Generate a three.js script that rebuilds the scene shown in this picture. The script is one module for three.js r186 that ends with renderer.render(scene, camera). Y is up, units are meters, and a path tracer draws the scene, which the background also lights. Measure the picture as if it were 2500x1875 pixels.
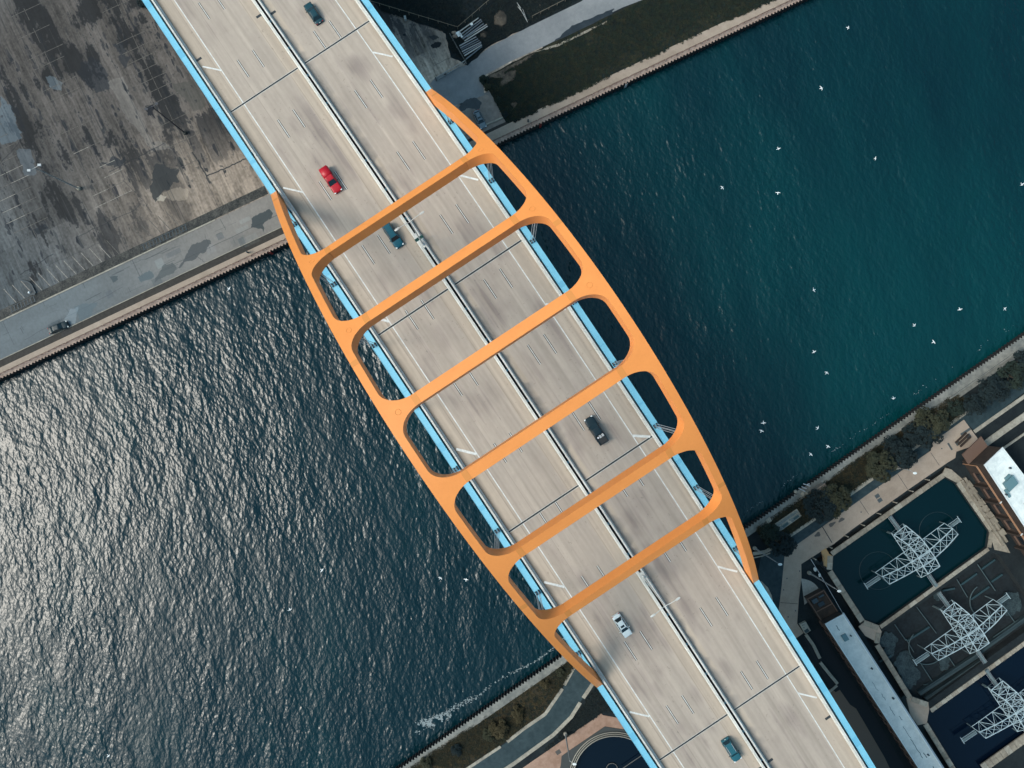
import * as THREE from 'three';
import { mergeGeometries } from 'three/addons/utils/BufferGeometryUtils.js';

// ---------------------------------------------------------------- camera
const scene = new THREE.Scene();
const H = 190, FOCAL = 1925, GY = 2.6;                 // camera height over the water, focal length of a 2500 px wide frame, height of the banks
const TX = -0.00613, TY = -0.00624;                    // the drone's small lean
const R = (() => {
  const cx = Math.cos(TX), sx = Math.sin(TX), cy = Math.cos(TY), sy = Math.sin(TY);
  return [[cy, 0, sy], [sx * sy, cx, -sx * cy], [-cx * sy, sx, cx * cy]];
})();
const camera = new THREE.PerspectiveCamera(2 * Math.atan(937.5 / FOCAL) * 180 / Math.PI, 4 / 3, 1, 9000);
{
  const wv = (r) => new THREE.Vector3(r[0], -r[2], r[1]);
  const m = new THREE.Matrix4().makeBasis(wv(R[0]), wv(R[1]).negate(), wv(R[2]).negate());
  camera.quaternion.setFromRotationMatrix(m);
  camera.position.set(0, H, 0);
  camera.updateMatrixWorld();
}
scene.add(camera);

// ---------------------------------------------------------------- sky and sun: bright thin overcast, sun veiled, off to the left
const SUN = new THREE.Vector3(-Math.sin(0.73), Math.cos(0.73), Math.sin(0.73) * 0.20).normalize();
{
  const w = 512, h = 256, d = new Float32Array(w * h * 4);
  for (let j = 0; j < h; j++) for (let i = 0; i < w; i++) {
    const el = ((j + 0.5) / h - 0.5) * Math.PI, az = ((i + 0.5) / w - 0.5) * 2 * Math.PI;
    const x = Math.cos(el) * Math.cos(az), y = Math.sin(el), z = Math.cos(el) * Math.sin(az);
    const c = x * SUN.x + y * SUN.y + z * SUN.z, a = Math.acos(Math.max(-1, Math.min(1, c)));
    const g1 = Math.exp(-a * a / (2 * 0.19 * 0.19)), g2 = Math.exp(-a * a / (2 * 0.55 * 0.55));
    const up = Math.max(0, y), hz = Math.pow(1 - up, 3);
    const o = (j * w + i) * 4;
    d[o] = 0.10 + 0.12 * hz + 11.8 * g1 + 0.40 * g2;
    d[o + 1] = 0.23 + 0.14 * hz + 11.0 * g1 + 0.62 * g2;
    d[o + 2] = 0.37 + 0.12 * hz + 9.6 * g1 + 0.72 * g2;
    d[o + 3] = 1;
  }
  const sky = new THREE.DataTexture(d, w, h, THREE.RGBAFormat, THREE.FloatType);
  sky.mapping = THREE.EquirectangularReflectionMapping;
  sky.magFilter = THREE.LinearFilter; sky.minFilter = THREE.LinearFilter; sky.wrapS = THREE.RepeatWrapping;
  sky.needsUpdate = true;
  scene.background = sky; scene.environment = sky;
}
const sun = new THREE.DirectionalLight(new THREE.Color(1, 0.91, 0.80), 0.85);
sun.position.copy(SUN).multiplyScalar(400); sun.target.position.set(0, 0, 0);
sun.castShadow = true; sun.shadow.radius = 32; sun.shadow.mapSize.set(4096, 4096);
Object.assign(sun.shadow.camera, { left: -200, right: 200, top: 200, bottom: -200, near: 10, far: 900 });
scene.add(sun, sun.target);

const renderer = new THREE.WebGLRenderer({ antialias: true });
renderer.setSize(1024, 768);
renderer.toneMapping = THREE.LinearToneMapping;
renderer.toneMappingExposure = 1.17;
renderer.shadowMap.enabled = true;

// ---------------------------------------------------------------- helpers
let seed = 20240611;
const rnd = () => { seed = (seed + 0x6D2B79F5) | 0; let t = Math.imul(seed ^ (seed >>> 15), 1 | seed); t = (t + Math.imul(t ^ (t >>> 7), 61 | t)) ^ t; return ((t ^ (t >>> 14)) >>> 0) / 4294967296; };
const rr = (a, b) => a + (b - a) * rnd();
const lerp = (a, b, t) => a + (b - a) * t;
const clamp = (x, a = 0, b = 1) => Math.max(a, Math.min(b, x));
const smooth = (a, b, x) => { const t = clamp((x - a) / (b - a)); return t * t * (3 - 2 * t); };
// where a sight line of the survey photo (2500 x 1875) meets the level y: [x, z]
function G(px, py, y = GY) {
  const a = (px - 1250) / FOCAL, b = (py - 937.5) / FOCAL;
  const q = [0, 1, 2].map((i) => R[0][i] * a + R[1][i] * b + R[2][i]);
  return [q[0] / q[2] * (H - y), q[1] / q[2] * (H - y)];
}
const GP = (list, y = GY) => { const o = []; for (let i = 0; i < list.length; i += 2) o.push(G(list[i], list[i + 1], y)); return o; };
const V = (x, y, z) => new THREE.Vector3(x, y, z);
const G3 = (px, py, y = GY) => { const g = G(px, py, y); return V(g[0], y, g[1]); };

const used = {};
function numbered(n) { const k = used[n] = (used[n] ?? -1) + 1; return k ? n + '_' + String(k).padStart(3, '0') : n; }
function shade(o) { o.castShadow = true; o.receiveShadow = true; return o; }
function mesh(name, geo, mat, parent) {
  const m = shade(new THREE.Mesh(geo, mat));
  if (parent) { m.name = name; parent.add(m); } else { m.name = numbered(name); scene.add(m); }
  return m;
}
function thing(name, label, category, at = [0, 0, 0], turn = 0, group) {
  const o = new THREE.Group(); o.name = numbered(name); scene.add(o);
  o.position.set(at[0], at[1], at[2]); o.rotation.y = turn;
  o.userData = { label, category }; if (group) o.userData.group = group;
  return o;
}
function tag(o, label, category, group, kind) { o.userData = { label, category }; if (group) o.userData.group = group; if (kind) o.userData.kind = kind; return o; }
function struct(o, label, category) { o.userData = { kind: 'structure' }; if (label) o.userData.label = label; if (category) o.userData.category = category; return o; }
function sub(name, parent) { const g = new THREE.Group(); g.name = name; parent.add(g); return g; }
function dup(o, at, turn, label) { const c = o.clone(); c.name = numbered(o.name.replace(/_\d{3}$/, '')); c.userData = { ...o.userData }; if (label) c.userData.label = label; if (at) c.position.set(...at); if (turn !== undefined) c.rotation.y = turn; scene.add(c); return c; }

// value noise
const perm = new Uint8Array(512); { const p = [...Array(256).keys()]; for (let i = 255; i > 0; i--) { const j = (rnd() * (i + 1)) | 0; [p[i], p[j]] = [p[j], p[i]]; } for (let i = 0; i < 512; i++) perm[i] = p[i & 255]; }
const noiseTab = new Float32Array(65536); for (let i = 0; i < 256; i++) for (let j = 0; j < 256; j++) noiseTab[i * 256 + j] = perm[(perm[i] + j) & 255] / 255;
function vnoise(x, y, per = 256) {
  const xi = Math.floor(x), yi = Math.floor(y), fx = x - xi, fy = y - yi;
  const u = fx * fx * (3 - 2 * fx), v = fy * fy * (3 - 2 * fy);
  let X0 = xi % per, Y0 = yi % per; if (X0 < 0) X0 += per; if (Y0 < 0) Y0 += per;
  let X1 = X0 + 1, Y1 = Y0 + 1; if (X1 >= per) X1 = 0; if (Y1 >= per) Y1 = 0;
  X0 = (X0 & 255) << 8; X1 = (X1 & 255) << 8; Y0 &= 255; Y1 &= 255;
  const a = noiseTab[X0 + Y0], b = noiseTab[X1 + Y0], c = noiseTab[X0 + Y1], d = noiseTab[X1 + Y1];
  const p = a + (b - a) * u; return p + (c + (d - c) * u - p) * v;
}
function fbm(x, y, oct = 4, per = 256, gain = 0.5) { let s = 0, a = 1, n = 0; for (let i = 0; i < oct; i++) { s += a * vnoise(x + i * 17, y + i * 31, per); n += a; a *= gain; x *= 2; y *= 2; per *= 2; } return s / n; }

const toS = (c) => c <= 0.0031308 ? 12.92 * c : 1.055 * Math.pow(c, 1 / 2.4) - 0.055;
// fn(u, v in 0..1) -> [r, g, b] linear
function colorTex(w, h, fn, repeat = true) {
  const d = new Uint8Array(w * h * 4);
  for (let j = 0; j < h; j++) for (let i = 0; i < w; i++) {
    const c = fn((i + 0.5) / w, (j + 0.5) / h), o = (j * w + i) * 4;
    d[o] = clamp(toS(Math.max(0, c[0])) * 255 + 0.5, 0, 255); d[o + 1] = clamp(toS(Math.max(0, c[1])) * 255 + 0.5, 0, 255); d[o + 2] = clamp(toS(Math.max(0, c[2])) * 255 + 0.5, 0, 255); d[o + 3] = 255;
  }
  const t = new THREE.DataTexture(d, w, h, THREE.RGBAFormat, THREE.UnsignedByteType);
  t.colorSpace = THREE.SRGBColorSpace; t.magFilter = THREE.LinearFilter; t.minFilter = THREE.LinearFilter;
  if (repeat) t.wrapS = t.wrapT = THREE.RepeatWrapping;
  t.needsUpdate = true; return t;
}
// a mottled surface tile, `metres` wide: two tones mixed by layered noise
function mottle(metres, size, c0, c1, scales, contrast = 1, speck = 0) {
  const t = colorTex(size, size, (u, v) => {
    let s = 0, n = 0;
    for (const [k, a] of scales) { s += a * fbm(u * k, v * k, 3, k); n += a; }
    s = clamp((s / n - 0.5) * 2.2 * contrast + 0.5);
    const sp = speck ? (vnoise(u * size / 2, v * size / 2, size / 2) - 0.5) * speck : 0;
    return [0, 1, 2].map((i) => lerp(c0[i], c1[i], s) * (1 + sp));
  });
  t.repeat.set(1 / metres, 1 / metres); return t;
}
const M = (color, rough = 0.8, extra = {}) => { const m = new THREE.MeshStandardMaterial({ roughness: rough, metalness: 0, ...extra }); if (color) m.color.setRGB(...color); return m; };

// flat or prismatic pieces from outlines in the x-z plane, uv in metres
function shapeOf(pts, holes = []) {
  const s = new THREE.Shape(pts.map((p) => new THREE.Vector2(p[0], -p[1])));
  for (const h of holes) s.holes.push(new THREE.Path(h.map((p) => new THREE.Vector2(p[0], -p[1]))));
  return s;
}
function slab(pts, yTop, th, holes = [], bevel = 0) {
  const g = new THREE.ExtrudeGeometry(shapeOf(pts, holes), { depth: th - bevel, bevelEnabled: bevel > 0, bevelThickness: bevel, bevelSize: bevel, bevelOffset: -bevel, bevelSegments: 2, curveSegments: 4 });
  g.rotateX(-Math.PI / 2); g.translate(0, yTop - th, 0);
  return g;
}
// box between two points: width across, height vertical
function barGeo(a, b, w, h) {
  const d = b.clone().sub(a), L = d.length();
  const g = new THREE.BoxGeometry(w, h, L);
  const q = new THREE.Quaternion();
  const zz = d.clone().normalize(); let up = Math.abs(zz.y) > 0.95 ? V(1, 0, 0) : V(0, 1, 0);
  const xx = up.clone().cross(zz).normalize(), yy = zz.clone().cross(xx);
  q.setFromRotationMatrix(new THREE.Matrix4().makeBasis(xx, yy, zz));
  g.applyQuaternion(q); g.translate((a.x + b.x) / 2, (a.y + b.y) / 2, (a.z + b.z) / 2);
  return g;
}
function rod(a, b, r0, r1 = r0, seg = 8) {
  const d = b.clone().sub(a), L = d.length(), g = new THREE.CylinderGeometry(r1, r0, L, seg);
  g.applyQuaternion(new THREE.Quaternion().setFromUnitVectors(V(0, 1, 0), d.normalize()));
  g.translate((a.x + b.x) / 2, (a.y + b.y) / 2, (a.z + b.z) / 2); return g;
}
// a ribbon of constant width along a polyline, as an outline
function ribbon(line, w0, w1 = w0) {
  const L = [], Rr = [];
  for (let i = 0; i < line.length; i++) {
    const p = line[Math.max(0, i - 1)], q = line[Math.min(line.length - 1, i + 1)];
    const dx = q[0] - p[0], dz = q[1] - p[1], n = Math.hypot(dx, dz) || 1;
    L.push([line[i][0] - dz / n * w0, line[i][1] + dx / n * w0]); Rr.push([line[i][0] + dz / n * w1, line[i][1] - dx / n * w1]);
  }
  return L.concat(Rr.reverse());
}
// ---------------------------------------------------------------- water
const LW = 276;
function fft(re, im, n, stride, off) {
  for (let i = 1, j = 0; i < n; i++) { let bit = n >> 1; for (; j & bit; bit >>= 1) j ^= bit; j ^= bit; if (i < j) { const a = off + i * stride, b = off + j * stride; let t = re[a]; re[a] = re[b]; re[b] = t; t = im[a]; im[a] = im[b]; im[b] = t; } }
  for (let len = 2; len <= n; len <<= 1) {
    const half = len >> 1, tab = twiddle(len);
    for (let i = 0; i < n; i += len) for (let k = 0; k < half; k++) {
      const a = off + (i + k) * stride, b = a + half * stride, c = tab[2 * k], s = tab[2 * k + 1];
      const xr = re[b] * c - im[b] * s, xi = re[b] * s + im[b] * c;
      re[b] = re[a] - xr; im[b] = im[a] - xi; re[a] += xr; im[a] += xi;
    }
  }
}
const twCache = {};
function twiddle(len) { if (twCache[len]) return twCache[len]; const t = new Float64Array(len); for (let k = 0; k < len / 2; k++) { t[2 * k] = Math.cos(2 * Math.PI * k / len); t[2 * k + 1] = Math.sin(2 * Math.PI * k / len); } return twCache[len] = t; }
const gauss = () => Math.sqrt(-2 * Math.log(1 - rnd() * 0.999999)) * Math.cos(2 * Math.PI * rnd());
{
  const n = 2048, re = new Float32Array(n * n), im = new Float32Array(n * n), dk = 2 * Math.PI / LW;
  const wd = Math.atan2(0.26, 0.97);                   // the wind blows across, crests run nearly up and down the frame (the tile's second axis points up the frame)
  for (let j = 0; j < n; j++) for (let i = 0; i < n; i++) {
    const kx = (i < n / 2 ? i : i - n) * dk, kz = (j < n / 2 ? j : j - n) * dk, k = Math.hypot(kx, kz);
    if (k < 2 * Math.PI / 40 || k > 2 * Math.PI / 0.34) continue;
    const lam = 2 * Math.PI / k, th = Math.atan2(kz, kx) - wd, cs = Math.cos(th);
    let p = 1 / (k * k);                               // equal slope variance per octave
    p *= Math.exp(-Math.pow(lam / 2.4, 2)) + 0.10 * Math.exp(-Math.pow((lam - 9) / 5, 2));
    p *= Math.exp(-Math.pow(0.28 / lam, 2));
    p *= (0.85 * Math.pow(cs, 4) + 0.15 * Math.abs(cs) + 0.055);
    const a = Math.sqrt(p), hr = gauss() * a, hi = gauss() * a;   // amplitude of slope along k
    if (j > n / 2 || (j === 0 && i > n / 2)) continue;  // the other half plane mirrors this one
    const ux = kx / k, uz = kz / k, o = j * n + i, m = ((n - j) % n) * n + (n - i) % n;
    re[o] = -ux * hi - uz * hr; im[o] = ux * hr - uz * hi;
    re[m] = -ux * hi + uz * hr; im[m] = -ux * hr - uz * hi;
  }
  for (let j = 0; j < n; j++) fft(re, im, n, 1, j * n);
  for (let i = 0; i < n; i++) fft(re, im, n, n, i);
  let v = 0; for (let i = 0; i < n * n; i++) v += re[i] * re[i] + im[i] * im[i];
  const scale = 0.128 / Math.sqrt(v / (n * n));        // rms slope
  const d = new Uint8Array(n * n * 4);
  for (let j = 0; j < n; j++) for (let i = 0; i < n; i++) {
    const gust = 0.55 + 0.9 * fbm(i / n * 20 + 5 * j / n, j / n * 10, 2, 20);
    let sx = re[j * n + i] * scale * gust, sz = im[j * n + i] * scale * gust;
    const l = Math.hypot(sx, sz, 1), o = (j * n + i) * 4;
    d[o] = 127.5 + 127.5 * (-sx / l); d[o + 1] = 127.5 + 127.5 * (-sz / l); d[o + 2] = 127.5 + 127.5 / l; d[o + 3] = 255;
  }
  const nt = new THREE.DataTexture(d, n, n, THREE.RGBAFormat, THREE.UnsignedByteType);
  nt.wrapS = nt.wrapT = THREE.RepeatWrapping; nt.magFilter = THREE.LinearFilter; nt.minFilter = THREE.LinearFilter; nt.needsUpdate = true;
  // water colour: silty teal lake side, darker harbour, vignette painted toward the upper right
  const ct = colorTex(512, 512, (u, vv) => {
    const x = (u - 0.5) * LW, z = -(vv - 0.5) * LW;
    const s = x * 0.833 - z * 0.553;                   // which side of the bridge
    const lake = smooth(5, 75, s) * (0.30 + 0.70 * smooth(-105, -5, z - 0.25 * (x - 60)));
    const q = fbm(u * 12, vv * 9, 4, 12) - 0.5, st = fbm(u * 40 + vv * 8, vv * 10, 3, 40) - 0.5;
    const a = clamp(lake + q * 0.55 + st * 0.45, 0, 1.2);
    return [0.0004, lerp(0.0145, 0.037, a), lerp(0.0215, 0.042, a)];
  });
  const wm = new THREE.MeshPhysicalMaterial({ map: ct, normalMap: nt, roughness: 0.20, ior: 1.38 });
  const w = 6072, g = new THREE.PlaneGeometry(w, w, 1, 1), uv = g.attributes.uv;
  for (let i = 0; i < uv.count; i++) uv.setXY(i, (uv.getX(i) - 0.5) * w / LW + 0.5, (uv.getY(i) - 0.5) * w / LW + 0.5);
  g.rotateX(-Math.PI / 2);
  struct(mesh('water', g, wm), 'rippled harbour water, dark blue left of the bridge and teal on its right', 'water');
}
// ---------------------------------------------------------------- the arch bridge
const YAW = 0.58646, T00 = 1.61684, KC = -9e-5, W = 18.64, XC = 8.79, GC = 0.00077, HR = 78.41, GR = 0.01244, XR = 0.81;
const ca = [Math.sin(YAW), Math.cos(YAW)], cb = [Math.cos(YAW), -Math.sin(YAW)];
const ydeck = (X) => 40 - GC * (X - XC) ** 2;
function BP(X, T, y) { const t = T + T00 + KC * X * X; return V(X * ca[0] + t * cb[0], y, X * ca[1] + t * cb[1]); }
const BD = (X, T, dy = 0) => BP(X, T, ydeck(X) + dy);
// profile [[T, dy], ...] (closed) swept along the deck from X0 to X1
function sweep(prof, X0, X1, step = 2.5, caps = true, uvScale = 1) {
  const n = Math.max(1, Math.ceil(Math.abs(X1 - X0) / step)), pos = [], uv = [], idx = [];
  const P = (i, j) => BD(lerp(X0, X1, i / n), prof[j][0], prof[j][1]);
  let per = 0;
  for (let j = 0; j < prof.length; j++) {
    const k = (j + 1) % prof.length, len = Math.hypot(prof[k][0] - prof[j][0], prof[k][1] - prof[j][1]), b = pos.length / 3;
    for (let i = 0; i <= n; i++) {
      const p = P(i, j), q = P(i, k); pos.push(p.x, p.y, p.z, q.x, q.y, q.z);
      const X = lerp(X0, X1, i / n); uv.push(X * uvScale, per * uvScale, X * uvScale, (per + len) * uvScale);
      if (i < n) { const o = b + i * 2; idx.push(o, o + 2, o + 1, o + 1, o + 2, o + 3); }
    }
    per += len;
  }
  if (caps) for (const i of [0, n]) {
    const b = pos.length / 3; prof.forEach((p, j) => { const q = P(i, j); pos.push(q.x, q.y, q.z); uv.push(p[0] * uvScale, p[1] * uvScale); });
    for (const t of THREE.ShapeUtils.triangulateShape(prof.map((p) => new THREE.Vector2(...p)), [])) idx.push(...(i ? t : [t[0], t[2], t[1]]).map((v) => v + b));
  }
  const g = new THREE.BufferGeometry(); g.setAttribute('position', new THREE.Float32BufferAttribute(pos, 3)); g.setAttribute('uv', new THREE.Float32BufferAttribute(uv, 2)); g.setIndex(idx);
  g.computeVertexNormals(); return g;
}
// deck concrete: (X + 115)/230 along, (T + 18)/36 across
const deckTex = colorTex(2048, 512, (u, v) => {
  const X = u * 230 - 115, T = v * 36 - 18;
  const left = T < 0.4;
  // base tones
  const along = fbm(X * 0.05 + 40, T * 1.7 + 9, 4, 256), fine = fbm(X * 1.3 + 7, T * 2.2 + 50, 3, 256), blot = fbm(X * 0.13 + 90, T * 0.22 + (left ? 0 : 60), 3, 256), bl2 = fbm(X * 0.34 + 20, T * 0.45 + 33, 3, 256);
  let c = [0.410, 0.336, 0.276];
  const lanes = left ? [-13.2, -2.6] : [2.6, 13.2];
  const onLane = smooth(lanes[0] - 0.25, lanes[0] + 0.25, T) * (1 - smooth(lanes[1] - 0.25, lanes[1] + 0.25, T));
  const tan = 1 - onLane;
  c = [0, 1, 2].map((i) => lerp(c[i], [0.435, 0.342, 0.258][i], tan * 0.5));
  // wheel paths and the oil strip of every lane
  let k = 1;
  const rel = left ? T + 13.35 : T - 2.55, lane = ((rel % 3.62) + 3.62) % 3.62;
  const w1 = Math.exp(-(((lane - 0.95) / 0.34) ** 2)) + Math.exp(-(((lane - 2.67) / 0.34) ** 2)), oil = Math.exp(-(((lane - 1.81) / 0.42) ** 2));
  k -= onLane * (0.075 * w1 * (0.4 + 1.2 * along) + 0.12 * oil * (0.4 + blot));
  k *= 1 + (along - 0.5) * 0.42 + (fine - 0.5) * 0.10;
  const dark = smooth(0.50, 0.80, blot * 0.55 + along * 0.45) * onLane;
  k *= 1 - 0.36 * dark; c[0] *= 1 - 0.02 * dark; c[1] *= 1 - 0.045 * dark;
  k *= 1 - 0.07 * smooth(0.55, 0.8, bl2 * 0.5 + along * 0.5) * (0.4 + 0.6 * onLane);
  // dirt along the parapets
  const rag = fbm(X * 0.09 + 3, 5.5, 3, 256) * 0.75 + fbm(X * 0.6, 77, 2, 256) * 0.35;
  if (!left) { const d = T - 1.25, r = 0.30 + 2.0 * smooth(0.36, 0.72, rag); const q = 1 - smooth(r * 0.15, r, d); k *= 1 - 0.50 * q * (0.65 + 0.6 * (fine - 0.3)); c[2] *= 1 + 0.10 * q; c[0] *= 1 - 0.06 * q; }
  const e = left ? T + 16.35 : 16.5 - T;
  if (left) { const r = 0.5 + 1.4 * rag; k *= 1 - 0.42 * (1 - smooth(r * 0.1, r, e)); } else k *= 1 - 0.18 * (1 - smooth(0, 0.5 + 0.5 * rag, e));
  if (left) k *= 1 - 0.16 * (1 - smooth(0, 0.4, 0.0 - T - 0.45)) * (T > -1.6 ? 1 : 0);
  // sawn and cast joints that run along
  for (const [s, wd, dp] of [[-13.85, 0.07, 0.34], [-10.35, 0.06, 0.26], [-6.6, 0.05, 0.10], [-2.45, 0.07, 0.26], [5.3, 0.05, 0.07], [9.0, 0.05, 0.06], [12.85, 0.05, 0.10]]) k *= 1 - dp * Math.exp(-(((T - s) / wd) ** 2)) * (0.6 + 0.6 * fbm(X * 0.25, s * 7, 2, 256));
  const sp = vnoise(X * 2.9 + 11, T * 2.9 + 5, 256), sp2 = vnoise(X * 0.2, T * 0.3 + 100, 256); if (sp > 0.93 && sp2 > 0.5) k *= 0.78;
  return c.map((q) => q * k);
}, false);
const deckMat = new THREE.MeshStandardMaterial({ map: deckTex, roughness: 0.9 });
const parapetTex = mottle(14, 512, [0.46, 0.45, 0.41], [0.66, 0.64, 0.59], [[6, 1], [40, 0.8]], 1, 0.15);
const parapetMat = M(null, 0.85, { map: parapetTex });
const gapShadeMat = M([0.006, 0.008, 0.012], 0.95), paint = M(null, 0.7, { map: mottle(5, 256, [0.50, 0.49, 0.46], [0.74, 0.73, 0.70], [[12, 1], [60, 1]], 1.1) });
const blackPaint = M([0.055, 0.052, 0.05], 0.9), rubber = M([0.02, 0.025, 0.03], 0.8);
const blueTex = mottle(9, 512, [0.17, 0.46, 0.60], [0.21, 0.52, 0.66], [[5, 1], [36, 0.6]], 0.9, 0.05);
const blueMat = M(null, 0.42, { map: blueTex });
const orangeTex = mottle(11, 512, [0.78, 0.262, 0.058], [0.85, 0.295, 0.068], [[5, 1], [44, 0.5]], 0.8, 0.03);
const orangeMat = M(null, 0.5, { map: orangeTex }), orangePlate = M([0.68, 0.245, 0.052], 0.55);
const steelGrey = M([0.34, 0.36, 0.37], 0.45, { metalness: 0.6 }), cableMat = M([0.46, 0.48, 0.50], 0.5, { metalness: 0.3 }), darkSteel = M([0.03, 0.045, 0.055], 0.6);

const bridge = thing('arch_bridge', 'long highway bridge with an orange steel arch and pale blue edge girders over the harbour', 'bridge');
const XE = 150, JX = [-75.6, -22.15, 22.85, 76.5];
{
  const cuts = [-XE, ...JX, XE];
  for (let s = 0; s < 5; s++) for (const side of [-1, 1]) {
    const X0 = cuts[s] + 0.16, X1 = cuts[s + 1] - 0.16;
    const [Ta, Tb] = side < 0 ? [-17.05, 0.16] : [0.58, 17.05];
    const g = sweep([[Ta, 0], [Tb, 0], [Tb, -0.55], [Ta, -0.55]], X0, X1);
    // uv of the running surface from its place on the deck
    const uv = g.attributes.uv, n = Math.ceil((X1 - X0) / 2.5);
    for (let i = 0; i < uv.count; i++) { const X = uv.getX(i), p = uv.getY(i); uv.setXY(i, clamp((X + 115) / 230, 0.001, 0.999), clamp((Ta + Math.min(p, Tb - Ta) + 18) / 36)); }
    const sl = mesh('deck_slab', g, deckMat, bridge);
    sl.userData.label = side < 0 ? 'concrete deck slab of the carriageway on the harbour side' : 'concrete deck slab of the carriageway on the lake side';
    const mark = (nm, prof, a, b, mat) => { a = Math.max(a, X0); b = Math.min(b, X1); if (b - a > 0.3) mesh(nm, sweep(prof, a, b, 2.5), mat, sl); };
    const strip = (T, w, lo) => [[T - w / 2, lo + 0.004], [T + w / 2, lo + 0.004], [T + w / 2, lo], [T - w / 2, lo]];
    const eT = side < 0 ? -13.22 : 13.38;
    mark('edge_line', strip(eT, 0.19, 0.001), X0, X1, paint);
    for (const T of side < 0 ? [-9.45, -5.85] : [6.28, 9.95]) for (let k = -5; k < 7; k++) {
      const a = side < 0 ? -84.1 + 15.22 * (k + 5) - 15.22 : -80.3 + 15.1 * (k + 5) - 15.1, len = 4.4;
      mark('lane_dash', strip(T, 0.125, 0.001), a, a + len, paint);
      mark('lane_dash_edge', strip(T - 0.145, 0.12, 0.001), a, a + len, blackPaint); mark('lane_dash_edge', strip(T + 0.145, 0.12, 0.001), a, a + len, blackPaint);
    }
    for (let k = 0; k < 8; k++) {                       // slanted shoulder ticks
      const a = side < 0 ? -87.0 + 30.4 * k : -99.7 + 30.1 * k;
      if (a < X0 || a + 3 > X1 + (k === 4 ? 0.6 : 0)) { if (a < X0 - 0 || a > X1) continue; }
      const [t0, t1] = side < 0 ? [-16.0, -13.3] : [13.45, 16.1];
      const p = BD(a, t0, 0.006), q = BD(Math.min(a + 2.95, X1), t1, 0.006), d = q.clone().sub(p).setY(0).normalize();
      const nrm = V(-d.z, 0, d.x).multiplyScalar(0.23), gg = new THREE.BufferGeometry();
      const c = [p.clone().add(nrm), p.clone().sub(nrm), q.clone().sub(nrm), q.clone().add(nrm)];
      const lowc = c.map((v) => v.clone().setY(v.y - 0.004)); const vv = [...c, ...lowc];
      gg.setAttribute('position', new THREE.Float32BufferAttribute(vv.flatMap((v) => v.toArray()), 3)); gg.setAttribute('uv', new THREE.Float32BufferAttribute(vv.flatMap((v) => [v.x, v.z]), 2));
      gg.setIndex([0, 1, 2, 0, 2, 3, 4, 6, 5, 4, 7, 6, 0, 4, 1, 1, 4, 5, 1, 5, 2, 2, 5, 6, 2, 6, 3, 3, 6, 7, 3, 7, 0, 0, 7, 4]);
      mesh('shoulder_stripe', gg.toNonIndexed(), paint, sl); 
    }
  }
  for (const X of JX) for (const [Ta, Tb] of [[-16.35, -0.3], [1.1, 16.5]]) {
    const j = sub('expansion_joint', bridge);
    mesh('seal', sweep([[Ta, -0.05], [Tb, -0.05], [Tb, -0.3], [Ta, -0.3]], X - 0.158, X + 0.158, 1), rubber, j);
    for (const s of [-1, 1]) mesh('armour_edge', sweep([[Ta, 0.006], [Tb, 0.006], [Tb, 0.001], [Ta, 0.001]], X + s * 0.20 - 0.035, X + s * 0.20 + 0.035, 1), parapetMat, j);
  }
  // parapets: outer ones and the two that line the gap in the middle
  const par = (lab, prof) => { const p = mesh('parapet', sweep(prof, -XE, XE), parapetMat, bridge); p.userData.label = lab; return p; };
  par('concrete parapet on the harbour edge of the deck', [[-17.05, 0.002], [-17.05, 0.82], [-16.72, 0.82], [-16.62, 0.36], [-16.35, 0.06], [-16.35, 0.002]]);
  par('broad pale concrete parapet on the lake edge of the deck', [[17.05, 0.002], [17.05, 0.82], [16.66, 0.82], [16.62, 0.36], [16.45, 0.06], [16.45, 0.002]]);
  par('concrete median parapet of the harbour side carriageway', [[0.16, 0.002], [0.16, 0.80], [-0.16, 0.80], [-0.22, 0.35], [-0.42, 0.08], [-0.42, 0.002]]);
  par('concrete median parapet of the lake side carriageway', [[0.58, 0.002], [0.58, 0.80], [0.90, 0.80], [0.96, 0.35], [1.16, 0.08], [1.16, 0.002]]);
  mesh('gap_shade_sheet', sweep([[0.16, -1.0], [0.58, -1.0], [0.58, -1.2], [0.16, -1.2]], -XE, XE), gapShadeMat, bridge);  // near-black sheet added below the gap so it reads as deep shade
  // concrete blocks that bridge the gap at the lamps and the sign
  for (const [a, b] of [[-34.5, -31.2], [43.2, 45.0]]) mesh('median_block', sweep([[0.165, -0.2], [0.575, -0.2], [0.575, 0.79], [0.165, 0.79]], a, b, 1), parapetMat, bridge);
  // deck drains: dark slots by the parapets
  for (const [X, T] of [[-88.8, -15.75], [-89.5, -0.95], [-88.4, 1.72], [88.7, 15.85], [89.4, 1.75], [89.6, -0.95]]) {
    const d = sub('drain', bridge);
    mesh('grate', sweep([[T - 0.62, 0.012], [T + 0.62, 0.012], [T + 0.62, 0.002], [T - 0.62, 0.002]], X - 0.26, X + 0.26, 1), rubber, d);
    for (let k = 0; k < 5; k++) mesh('grate_bar', sweep([[T - 0.55 + k * 0.27, 0.022], [T - 0.50 + k * 0.27, 0.022], [T - 0.50 + k * 0.27, 0.0125], [T - 0.55 + k * 0.27, 0.0125]], X - 0.24, X + 0.24, 1), darkSteel, d);
  }
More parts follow.
